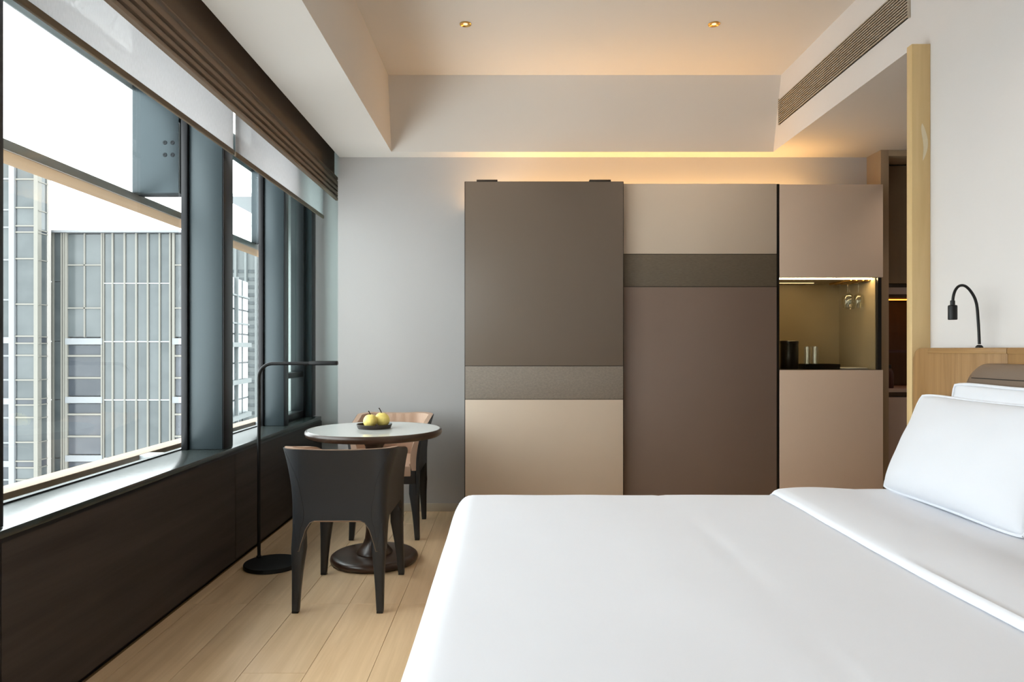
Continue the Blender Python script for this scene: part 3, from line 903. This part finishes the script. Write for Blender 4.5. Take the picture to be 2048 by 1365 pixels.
# ------------------------------------------------------------------ bed
bed = thing('bed', (0.8, 1.85, 0), 'large bed made with smooth white linen in front of the wardrobe', 'bed')
BX0, BX1, BY0, BY1, BT = -0.205, 1.775, 0.85, 2.795, 0.595
box('base', (BX0 + 0.12, 1.76, BY0 + 0.08, BY1 - 0.08, 0.04, 0.30), 'bed_base', bed, bevel=0.01)
for x_, y_ in ((BX0 + 0.22, BY0 + 0.2), (BX0 + 0.22, BY1 - 0.2), (1.6, BY0 + 0.2), (1.6, BY1 - 0.2)):
    box('leg', (x_ - 0.03, x_ + 0.03, y_ - 0.03, y_ + 0.03, 0.0, 0.045), 'bed_base', bed)
box('mattress', (BX0 + 0.06, 1.765, BY0 + 0.05, BY1 - 0.05, 0.301, 0.545), 'mattress_cloth', bed, bevel=0.04, seg=4)
def profile(a, b, r, drop, n_top, lo_side=True, hi_side=True):
    """positions and drop along one direction: hang, round over, flat, round over, hang"""
    P = []
    if lo_side:
        for k in range(6):
            P.append((a, drop + r - (drop) * k / 6.0 if False else r + drop * (1 - k / 6.0)))
        for k in range(8):
            t = (PI / 2) * k / 8.0
            P.append((a + r - r * math.cos(t), r - r * math.sin(t)))
    s = a + (r if lo_side else 0); e = b - (r if hi_side else 0)
    for k in range(n_top + 1):
        P.append((s + (e - s) * k / n_top, 0.0))
    if hi_side:
        for k in range(1, 9):
            t = (PI / 2) * k / 8.0
            P.append((b - r + r * math.sin(t), r - r * math.cos(t)))
        for k in range(1, 7):
            P.append((b, r + drop * k / 6.0))
    return P
px_p = profile(BX0, BX1, 0.075, 0.36, 70, True, False)
py_p = profile(BY0, BY1, 0.065, 0.36, 70)
rows = []
for (yy, dy) in py_p:
    row = []
    for (xx, dx) in px_p:
        d = max(dx, dy) if min(dx, dy) <= 0 else (dx ** 4 + dy ** 4) ** 0.25
        d = min(d, 0.43)
        # pull in the corner so the hang is rounded in plan
        x2, y2 = xx, yy
        if dx > 0.0 and dy > 0.0:
            cxr = BX0 + 0.10; cyr = BY1 - 0.10 if yy > 1.8 else BY0 + 0.10
            vx, vy = x2 - cxr, y2 - cyr
            ln = math.hypot(vx, vy)
            if ln > 0.10:
                x2, y2 = cxr + vx / ln * 0.10, cyr + vy / ln * 0.10
        w = 0.0045 * mnoise.noise(Vector((x2 * 1.7, y2 * 2.1, 0.3))) + 0.0022 * mnoise.noise(Vector((x2 * 4.5 + y2 * 1.5, y2 * 3.0, 2.0)))
        crease = -0.0026 * math.exp(-((x2 - 0.62 - 0.012 * math.sin(y2 * 4)) / 0.010) ** 2)
        hang = 0.018 * mnoise.noise(Vector((x2 * 3, y2 * 3, d * 2))) * min(1, d / 0.2) if d > 0.06 else 0
        zz_ = BT - d + (w + crease if d < 0.03 else w)
        row.append((x2 - (hang + 0.03 * min(1, d / 0.4)) * (1 if dx > 0 else 0), y2 + (hang) * (1 if dy > 0 else 0), zz_))
    rows.append(row)
dv_ = build('duvet', MB().grid(rows), 'white_linen', bed, smooth=True)
sol = dv_.modifiers.new('thickness', 'SOLIDIFY'); sol.thickness = 0.025; sol.offset = -1
# turned-down top of the duvet
rows = []
fy = profile(BY0 - 0.006, BY1 + 0.006, 0.07, 0.34, 60)
for (yy, dy) in fy:
    row = []
    edge = 1.063 + 0.010 * math.sin(yy * 2.2 + 0.6) + 0.006 * mnoise.noise(Vector((yy * 4, 0, 0)))
    nx_ = 30
    for k in range(nx_ + 9):
        if k < 8:
            t = (PI / 2) * k / 8.0
            x_ = edge + 0.022 * (1 - math.cos(t)); h = 0.003 + 0.020 * math.sin(t)
        else:
            s = (k - 8) / float(nx_)
            x_ = edge + 0.022 + (1.70 - edge - 0.022) * s; h = 0.023 + 0.010 * math.sin(min(1, s * 2.0) * PI) + 0.004 * mnoise.noise(Vector((x_ * 5, yy * 3, 1)))
        w = 0.0045 * mnoise.noise(Vector((x_ * 1.7, yy * 2.1, 0.3)))
        row.append((x_, yy + (h if yy > 2.7 else 0) * (1 if dy > 0.03 else 0), BT - dy + h * (1 if dy < 0.05 else 0.4) + w))
    rows.append(row)
df_ = build('duvet_fold', MB().grid(rows), 'white_linen', bed, smooth=True)
sol = df_.modifiers.new('thickness', 'SOLIDIFY'); sol.thickness = 0.012; sol.offset = -1

# headboard: oak boards, cap, leather cushion
hb = thing('headboard', (1.83, 1.6, 0), 'wide oak headboard with rounded corner and a brown leather back cushion', 'headboard')
HX0, HX1 = 1.785, 1.862
HTOP = 1.186
r = 0.055
pts = [(3.010, 0.0)]
for k in range(9):
    t = (PI / 2) * k / 8
    pts.append((3.010 - r + r * math.cos(t), HTOP - 0.0 - r + r * math.sin(t)))
pts += [(2.44, HTOP), (2.44, 0.0)]
build('board', MB().prism_x(pts, HX0, HX1), 'headboard_oak', hb, bevel=0.004, seg=2)
yb = 2.44
for wv in (0.55, 0.55, 0.55, 0.55):
    box('board', (HX0, HX1, yb - wv + 0.0006, yb - 0.0006, 0.0, HTOP), 'headboard_oak', hb, bevel=0.003)
    yb -= wv
box('cap', (HX0 - 0.003, HX0 - 0.0001, 2.441, 2.90, HTOP - 0.022, HTOP - 0.004), 'headboard_cap', hb, bevel=0.001)
box('cap', (HX0 - 0.003, HX0 - 0.0001, 0.3, 2.438, HTOP - 0.022, HTOP - 0.004), 'headboard_cap', hb, bevel=0.001)
box('glow_strip', (HX1 + 0.002, HX1 + 0.008, 0.35, 2.22, HTOP - 0.05, HTOP - 0.042), 'led_headboard', hb)
# cushion: rounded slab with a stitched seam
def cushion():
    rows = []
    y0, y1, z0, z1 = 0.6, 2.625, 0.62, 1.128
    n = 10; R = 0.13
    out = []
    for k in range(13):
        t = (PI / 2) * k / 12; out.append((y1 - R + R * math.sin(t), z1 - R + R * math.cos(t)))
    for k in range(12):
        out.append((y1, z1 - R - (z1 - R - z0) * (k + 1) / 12))
    for k in range(30):
        out.append((y1 - (y1 - y0) * (k + 1) / 30, z0))
    for k in range(14):
        out.append((y0, z0 + (z1 - z0) * (k + 1) / 14))
    for k in range(29):
        out.append((y0 + (y1 - R - y0) * (k + 1) / 30, z1))
    cy, cz = (y0 + y1) / 2, (z0 + z1) / 2
    for inset, xx in ((0.0, HX0 - 0.0005), (0.0, HX0 - 0.026), (0.006, HX0 - 0.036), (0.016, HX0 - 0.042), (0.034, HX0 - 0.046)):
        row = []
        for (yy, zz_) in out:
            sy = 1 - inset / ((y1 - y0) / 2); sz = 1 - inset / ((z1 - z0) / 2)
            row.append((xx, cy + (yy - cy) * sy, cz + (zz_ - cz) * sz))
        rows.append(row)
    mb = MB().grid(rows, close_u=True)
    nn = len(out)
    mb.f.append(tuple(range(4 * nn, 5 * nn)))
    mb.f.append(tuple(reversed(range(nn))))
    return mb
cu = build('cushion', cushion(), 'brown_leather', hb, smooth=True)
build('seam', MB().tube([(HX0 - 0.0465, y_, 1.073) for y_ in (0.65, 1.5, 2.56)], 0.0016, 6), 'seam_thread', cu)

# pillows
def pillow(name, y0, y1, hgt, thick, base, tilt, label, seedv):
    cx, cz = base
    ym = (y0 + y1) / 2
    t = thing(name, (cx, ym, cz), label, 'pillow', 'bed pillows')
    NU, NV = 44, 34
    up_ = Vector((math.sin(tilt), 0, math.cos(tilt))); nrm = Vector((-math.cos(tilt), 0, math.sin(tilt)))
    W2 = (y1 - y0) / 2
    def side(sg):
        rows = []
        for j in range(NV + 1):
            v = -1 + 2 * j / NV
            row = []
            for i in range(NU + 1):
                u = -1 + 2 * i / NU
                # corners stay out, middle of each edge sucked in a little
                pu = u * (1 - 0.035 * (1 - v * v) - 0.045 * (u * v) ** 6); pv = v * (1 - 0.045 * (1 - u * u) - 0.06 * (u * v) ** 6)
                e = max(0.0, (1 - abs(u) ** 2.6)) ** 0.55 * max(0.0, (1 - abs(v) ** 2.6)) ** 0.55
                bel = 1.0 - 0.25 * v
                wr = 0.006 * mnoise.noise(Vector((u * 3.0 + seedv, v * 2.2, sg * 3.0))) + 0.004 * mnoise.noise(Vector((u * 7 + seedv, v * 1.6 + u * 2, sg))) * (1 - e)
                d = thick / 2 * e * bel + wr * min(1, e * 3)
                p = Vector((0, ym + pu * W2, 0)) + up_ * ((pv + 1) / 2 * hgt) + nrm * (sg * d)
                row.append((p.x + cx, p.y, p.z + cz))
            rows.append(row)
        return rows
    mb = MB().grid(side(1)).grid(side(-1), flip=True)
    me = build('cover', mb, 'pillow_linen', t, smooth=True)
    bm = bmesh.new(); bm.from_mesh(me.data); bmesh.ops.remove_doubles(bm, verts=bm.verts, dist=0.0008); bmesh.ops.recalc_face_normals(bm, faces=bm.faces); bm.to_mesh(me.data); bm.free()
    for p in me.data.polygons: p.use_smooth = True
    # piping round the edge
    edge = []
    per = [(-1 + 2 * k / 24, -1) for k in range(24)] + [(1, -1 + 2 * k / 18) for k in range(18)] + [(1 - 2 * k / 24, 1) for k in range(24)] + [(-1, 1 - 2 * k / 18) for k in range(19)]
    for u, v in per:
        pu = u * (1 - 0.035 * (1 - v * v) - 0.045 * (u * v) ** 6); pv = v * (1 - 0.045 * (1 - u * u) - 0.06 * (u * v) ** 6)
        p = Vector((0, ym + pu * W2, 0)) + up_ * ((pv + 1) / 2 * hgt)
        edge.append((p.x + cx, p.y, p.z + cz))
    build('piping', MB().tube(edge, 0.006, 8), 'pillow_linen', t, smooth=True)
    return t
pillow('pillow', 1.99, 2.765, 0.418, 0.15, (1.512, 0.618), 0.40, 'large white pillow standing in front on the turned-down duvet', 1.0)
pillow('pillow', 1.86, 2.610, 0.44, 0.09, (1.668, 0.618), 0.075, 'white pillow tucked behind the front one against the leather cushion', 7.0)

# reading lamp on the headboard
rl = thing('reading_lamp', (1.828, 2.648, HTOP), 'black gooseneck reading lamp standing on top of the oak headboard', 'lamp')
build('base', MB().lathe([(0.013, HTOP), (0.013, HTOP + 0.004), (0.008, HTOP + 0.010), (0.006, HTOP + 0.011)], 1.828, 2.648, 24), 'black_metal', rl, smooth=True)
def lam(u, v): return ((u - 1016) * 2.648 / 1365, 2.648, EYE + (699 - v) * 2.648 / 1365)
neck = [lam(*q) for q in ((1958.5, 689), (1957.5, 665), (1956, 640), (1954, 615), (1950.5, 600), (1945, 588.5), (1938, 579), (1931, 573), (1924, 571), (1917, 573), (1911.5, 579), (1908, 587), (1906, 596), (1905.2, 606))]
nk = []
for i in range(len(neck) - 1):
    a = Vector(neck[max(i - 1, 0)]); b_ = Vector(neck[i]); c_ = Vector(neck[i + 1]); d_ = Vector(neck[min(i + 2, len(neck) - 1)])
    for s in (0, 0.33, 0.66):
        nk.append(0.5 * ((2 * b_) + (c_ - a) * s + (2 * a - 5 * b_ + 4 * c_ - d_) * s * s + (3 * b_ - a - 3 * c_ + d_) * s ** 3))
nk.append(Vector(neck[-1]))
build('neck', MB().tube(nk, 0.0052, 12), 'black_metal', rl, smooth=True)
hx, hy, hz = lam(1905, 640)
build('lamp_head', MB().lathe([(0.0135, hz), (0.0158, hz + 0.001), (0.0162, hz + 0.004), (0.0162, hz + 0.052), (0.0150, hz + 0.056), (0.0085, hz + 0.058), (0.0082, hz + 0.074), (0.006, hz + 0.076)], hx, hy, 28), 'black_metal', rl, smooth=True)

# ------------------------------------------------------------------ round table and what stands on it
TX, TY, TH = -0.745, 3.808, 0.7375
tt = thing('round_table', (TX, TY, 0), 'round pedestal table with dark walnut rim and pale glass inset', 'table')
build('base', MB().lathe([(0.205, 0.0), (0.228, 0.002), (0.238, 0.010), (0.2415, 0.022), (0.238, 0.034), (0.226, 0.043), (0.205, 0.0465), (0.10, 0.0485)], TX, TY, 72), 'walnut', tt, smooth=True)
build('pedestal', MB().lathe([(0.100, 0.0485), (0.101, 0.052), (0.096, 0.062), (0.080, 0.080), (0.062, 0.102), (0.052, 0.128), (0.0475, 0.17), (0.046, 0.25), (0.046, 0.55), (0.050, 0.64), (0.075, 0.682), (0.11, 0.6935)], TX, TY, 56), 'walnut', tt, smooth=True)
rim = MB()
prof = [(0.10, 0.694), (0.335, 0.6945), (0.358, 0.698), (0.370, 0.706), (0.3755, 0.718), (0.3745, 0.729), (0.370, 0.7355), (0.3655, 0.7375), (0.3635, 0.7368), (0.3632, 0.731), (0.10, 0.7305)]
rim.grid([[(TX + r_ * math.cos(2 * PI * k / 96), TY + r_ * math.sin(2 * PI * k / 96), z_) for k in range(96)] for r_, z_ in prof], close_u=True, close_v=True)
build('top_rim', rim, 'walnut', tt, smooth=True)
build('glass_inset', MB().lathe([(0.360, 0.731), (0.3628, 0.732), (0.3628, 0.7366), (0.3618, 0.7374), (0.10, 0.7374)], TX, TY, 96), 'table_glass', tt, smooth=True)
FX, FY = -0.750, 3.83
ft = thing('fruit_tray', (FX, FY, TH), 'small round dark wooden tray under the yellow pears on the table', 'tray')
mb = MB()
prof = [(0.001, TH), (0.088, TH), (0.091, TH + 0.002), (0.099, TH + 0.022), (0.0985, TH + 0.0235), (0.0965, TH + 0.0235), (0.094, TH + 0.020), (0.088, TH + 0.007), (0.001, TH + 0.006)]
mb.grid([[(FX + r_ * math.cos(2 * PI * k / 64), FY + r_ * math.sin(2 * PI * k / 64), z_) for k in range(64)] for r_, z_ in prof], close_u=True)
build('dish', mb, 'tray_wood', ft, smooth=True)
def pear(x, y, r_, label, stem, lean):
    z = TH + 0.0065
    t = thing('pear', (x, y, z), label, 'fruit', 'pears on the tray')
    prof = [(0.001, 0.004), (0.25, 0.0), (0.55, 0.10), (0.82, 0.36), (0.97, 0.70), (1.0, 0.95), (0.96, 1.25), (0.84, 1.52), (0.62, 1.74), (0.36, 1.86), (0.14, 1.88), (0.03, 1.82), (0.005, 1.81)]
    mbp = MB()
    seg = 36; rows = []
    for a, h in prof:
        row = []
        for k in range(seg):
            th = 2 * PI * k / seg
            rr = a * r_ * (1 + 0.02 * math.sin(3 * th + x * 50) + 0.012 * math.sin(5 * th))
            row.append((x + rr * math.cos(th) + lean[0] * h * r_, y + rr * math.sin(th) + lean[1] * h * r_, z + h * r_))
        rows.append(row)
    n0 = len(mbp.v)
    mbp.grid(rows, close_u=True)
    build('flesh', mbp, 'pear_skin', t, smooth=True)
    sx, sy, sz = x + lean[0] * 1.8 * r_, y + lean[1] * 1.8 * r_, z + 1.80 * r_
    build('stem', MB().tube([(sx, sy, sz), (sx + stem[0] * 0.3, sy, sz + stem[1] * 0.4), (sx + stem[0] * 0.65, sy + 0.002, sz + stem[1] * 0.75), (sx + stem[0], sy + 0.003, sz + stem[1])], [0.0034, 0.0028, 0.0026, 0.0036], 8), 'pear_stem', t, smooth=True)
pear(-0.7705, 3.805, 0.0385, 'left yellow pear at the front of the small tray', (-0.012, 0.022), (0.06, 0.0))
pear(-0.706, 3.855, 0.041, 'right yellow pear at the back of the small tray', (-0.016, 0.030), (-0.10, 0.0))

# ------------------------------------------------------------------ chairs
def chair_surface():
    """outer shell of the tub chair as a function of path index and height; chair faces +Y, back at y=0"""
    def flare(z):
        return max(0.0, min(1.15, (z - 0.47) / 0.28)) ** 1.8
    def plan(z, inset=0.0):
        f = flare(z)
        Wd = 0.213 + 0.056 * f - inset; Ry = -0.022 - 0.045 * f + inset; Fy = 0.528 - 0.015 * f
        rc = 0.050 + 0.085 * min(1, f) - inset * 0.6
        pts = []
        for k in range(15):
            pts.append((Wd, Fy + (Ry + rc - Fy) * k / 15.0))
        for k in range(9):
            t = (PI / 2) * k / 9.0
            pts.append((Wd - rc + rc * math.cos(t), Ry + rc - rc * math.sin(t)))
        for k in range(17):
            pts.append((Wd - rc - (2 * (Wd - rc)) * k / 16.0, Ry))
        left = [(-x_, y_) for x_, y_ in pts[:24]]
        pts += list(reversed(left))
        return pts
    return plan, flare
CPLAN, CFLARE = chair_surface()
NP = len(CPLAN(0.5))
base_plan = CPLAN(0.40)
arc = [0.0]
for i in range(1, NP):
    arc.append(arc[-1] + math.dist(base_plan[i], base_plan[i - 1]))
AL = arc[-1]
# arc positions of the four legs along the shell
def near_arc(x_, y_):
    return min(range(NP), key=lambda i: (base_plan[i][0] - x_) ** 2 + (base_plan[i][1] - y_) ** 2)
LEG_I = [0, near_arc(0.198, -0.007), near_arc(-0.198, -0.007), NP - 1]
def z_bottom(i):
    d = min(abs(arc[i] - arc[k]) for k in LEG_I)
    hw = 0.036
    if d <= hw: return 0.275
    t = min(1.0, (d - hw) / 0.075)
    return 0.275 + 0.137 * (1 - (1 - t) ** 2.6)
def z_top(i):
    # back high, arms sloping gently to the front
    y_ = base_plan[i][1]
    t = max(0.0, min(1.0, (y_ + 0.02) / 0.55))
    back = 0.733 + 0.006 * (abs(base_plan[i][0]) / 0.21) ** 2
    return back - 0.070 * t ** 0.9 - (0.024 * max(0, (t - 0.74) / 0.26) ** 2.4)
def shell_pt(i, z, inset=0.0):
    x_, y_ = CPLAN(z, inset)[i]
    # the arm ends lean back towards the top
    f = CFLARE(z)
    t = max(0.0, (base_plan[i][1] - 0.30) / 0.22)
    return (x_, y_ - 0.035 * f * t, z)
def make_chair():
    t = thing('dining_chair', (0, 0, 0))
    NZ = 16; TH_ = 0.016
    out_rows, in_rows = [], []
    for j in range(NZ + 1):
        out_rows.append([shell_pt(i, z_bottom(i) + (z_top(i) - z_bottom(i)) * j / NZ) for i in range(NP)])
    for j in range(NZ, -1, -1):
        in_rows.append([shell_pt(i, z_bottom(i) + (z_top(i) - z_bottom(i)) * j / NZ, TH_) for i in range(NP)])
    mb = MB().grid(out_rows + in_rows, close_v=True)
    R = len(out_rows) + len(in_rows)
    n = 0
    # close the two arm ends
    for j in range(NZ):
        for i in (0, NP - 1):
            a = j * NP + i; b_ = (j + 1) * NP + i
            c_ = (R - 2 - j) * NP + i; d_ = (R - 1 - j) * NP + i
            mb.f.append((a, b_, c_, d_))
    build('shell', mb, 'black_leather', t, smooth=True, local=True)
    # padded lining with a rolled top edge
    lo_, li_ = [], []
    NL = 12
    def lz(i, s): return 0.43 + (z_top(i) + 0.004 - 0.43) * s
    for j in range(NL + 1):
        s = j / NL
        lo_.append([shell_pt(i, lz(i, s), TH_ + 0.0005 if s < 0.97 else TH_ * 0.4) for i in range(NP)])
    for j in range(NL, -1, -1):
        s = j / NL
        th = 0.020 + 0.020 * math.sin(PI * min(1, 0.15 + 0.85 * s)) 
        li_.append([shell_pt(i, lz(i, s) - (0.004 if j == NL else 0), TH_ + th + 0.0018 * math.sin(arc[i] * 75)) for i in range(NP)])
    mb = MB().grid(lo_ + li_, close_v=True)
    R = len(lo_) + len(li_)
    for j in range(NL):
        for i in (0, NP - 1):
            a = j * NP + i; b_ = (j + 1) * NP + i
            c_ = (R - 2 - j) * NP + i; d_ = (R - 1 - j) * NP + i
            mb.f.append((a, b_, c_, d_))
    build('lining', mb, 'beige_leather', t, smooth=True, local=True)
    # seat cushion and underframe
    seat = MB(); rows = []
    pl_ = CPLAN(0.45, 0.05)
    ring = pl_
    n_ = len(ring)
    cx_, cy_ = 0.0, 0.26
    for sc_, z in ((0.985, 0.395), (1.0, 0.402), (1.0, 0.440), (0.985, 0.455), (0.93, 0.464), (0.5, 0.470)):
        rows.append([(cx_ + (x_ - cx_) * sc_, cy_ + (y_ - cy_) * sc_, z) for x_, y_ in ring])
    seat.grid(rows, close_u=True)
    seat.f.append(tuple(reversed(range(n_)))); seat.f.append(tuple(range(5 * n_, 6 * n_)))
    build('seat_cushion', seat, 'beige_leather', t, smooth=True, local=True)
    fr2 = MB().box(-0.195, 0.195, 0.50, 0.522, 0.345, 0.440)
    build('front_rail', fr2, 'black_leather', t, bevel=0.006, local=True)
    # four tapered legs
    for sx in (-1, 1):
        for back in (True, False):
            if back:
                top = (sx * 0.179, 0.013); bot = (sx * 0.189, -0.008)
            else:
                top = (sx * 0.181, 0.492); bot = (sx * 0.203, 0.512)
            rows = []
            for z, hw in ((0.012, 0.0165), (0.10, 0.0195), (0.18, 0.0235), (0.24, 0.0285), (0.285, 0.0325), (0.33, 0.0305), (0.40, 0.026)):
                s = min(1, z / 0.30) ** 1.3
                cx_ = bot[0] + (top[0] - bot[0]) * s; cy_ = bot[1] + (top[1] - bot[1]) * s
                ring = []
                for k in range(20):
                    th = 2 * PI * (k + 0.5) / 20
                    c_, s_ = math.cos(th), math.sin(th)
                    e = 0.58
                    ring.append((cx_ + hw * math.copysign(abs(c_) ** e, c_), cy_ + hw * math.copysign(abs(s_) ** e, s_), z))
                rows.append(ring)
            mb = MB().grid(rows, close_u=True)
            mb.f.append(tuple(reversed(range(20)))); mb.f.append(tuple(range(120, 140)))
            lg = build('leg', mb, 'black_leather', t, smooth=True, local=True)
            mbf = MB().box(bot[0] - 0.0145, bot[0] + 0.0145, bot[1] - 0.0145, bot[1] + 0.0145, 0.0, 0.012)
            build('foot', mbf, 'black_gloss', lg, bevel=0.002, local=True)
    # curved stitched seams on the back corners
    rr = [i for i in range(NP)]
    mid = NP // 2
    for sg in (-1, 1):
        pts = []
        for k in range(22):
            s = k / 21.0
            z = 0.722 - (0.722 - 0.325) * s
            off = 13.2 - 5.8 * math.sin(min(1, s * 1.15) * PI * 0.62) ** 1.2 + (1.2 * max(0, s - 0.8) / 0.2)
            fi = mid + sg * off
            i0 = int(math.floor(fi)); fr_ = fi - i0
            p0 = Vector(shell_pt(i0, z)); p1 = Vector(shell_pt(min(i0 + 1, NP - 1), z))
            if z < max(z_bottom(i0), z_bottom(min(i0 + 1, NP - 1))) + 0.004: break
            pts.append(p0.lerp(p1, fr_))
        build('seam', MB().tube(pts, 0.0016, 6), 'seam_thread', t, smooth=True, local=True)
    # pale stitched line along the bottom arch of the back
    pts = [Vector(shell_pt(i, z_bottom(i) + 0.002)) for i in range(LEG_I[1] + 1, LEG_I[2])]
    build('edge_stitch', MB().tube(pts, 0.0016, 6), 'edge_thread', t, smooth=True, local=True)
    return t
ch = make_chair()
tag(ch, 'black leather tub chair seen from behind, nearest the camera', 'chair', 'tub chairs at the round table')
ch.location = (-0.762, 3.068, 0)
ch2 = copy_tree(ch)
tag(ch2, 'tub chair with beige lining facing out from behind the round table', 'chair', 'tub chairs at the round table')
ch2.location = (-0.772, 4.735, 0)
ch2.rotation_euler = (0, 0, PI + 0.015)

# ------------------------------------------------------------------ floor lamp
LX, LY = -1.385, 3.797
fl_ = thing('floor_lamp', (-1.285, 3.716, 0), 'slim black floor lamp with bent arm beside the dark window wall', 'lamp')
build('base', MB().lathe([(0.145, 0.0), (0.147, 0.002), (0.147, 0.019), (0.145, 0.022), (0.02, 0.0225)], -1.285, 3.716, 64), 'black_metal', fl_, smooth=True)
HL = 1.100
R_ = 0.075
pts = [(LX, LY, 0.022), (LX, LY, 0.4), (LX, LY, 0.8), (LX, LY, HL - R_)]
for k in range(1, 11):
    t = (PI / 2) * k / 10
    pts.append((LX + R_ - R_ * math.cos(t), LY, HL - R_ + R_ * math.sin(t)))
pts += [(LX + 0.2, LY, HL + 0.001), (LX + 0.29, LY, HL + 0.002)]
build('pole', MB().tube(pts, 0.0092, 16), 'black_metal', fl_, smooth=True)
build('socket', MB().lathe([(0.014, 0.022), (0.014, 0.03), (0.0095, 0.034)], LX, LY, 24), 'black_metal', fl_, smooth=True)
hdm = MB(); rows = []
for x_, w_, h_ in ((-1.105, 0.009, 0.009), (-1.085, 0.012, 0.012), (-1.06, 0.017, 0.0125), (-1.03, 0.018, 0.0125), (-0.96, 0.018, 0.0125), (-0.952, 0.018, 0.0125), (-0.948, 0.016, 0.010)):
    rows.append([(x_, LY + w_ * math.copysign(abs(math.cos(2 * PI * k / 20)) ** 0.6, math.cos(2 * PI * k / 20)), HL + 0.003 + h_ * math.copysign(abs(math.sin(2 * PI * k / 20)) ** 0.6, math.sin(2 * PI * k / 20))) for k in range(20)])
hdm.grid(rows, close_u=True)
hdm.f.append(tuple(reversed(range(20)))); hdm.f.append(tuple(range(120, 140)))
build('lamp_head', hdm, 'black_metal', fl_, smooth=True)
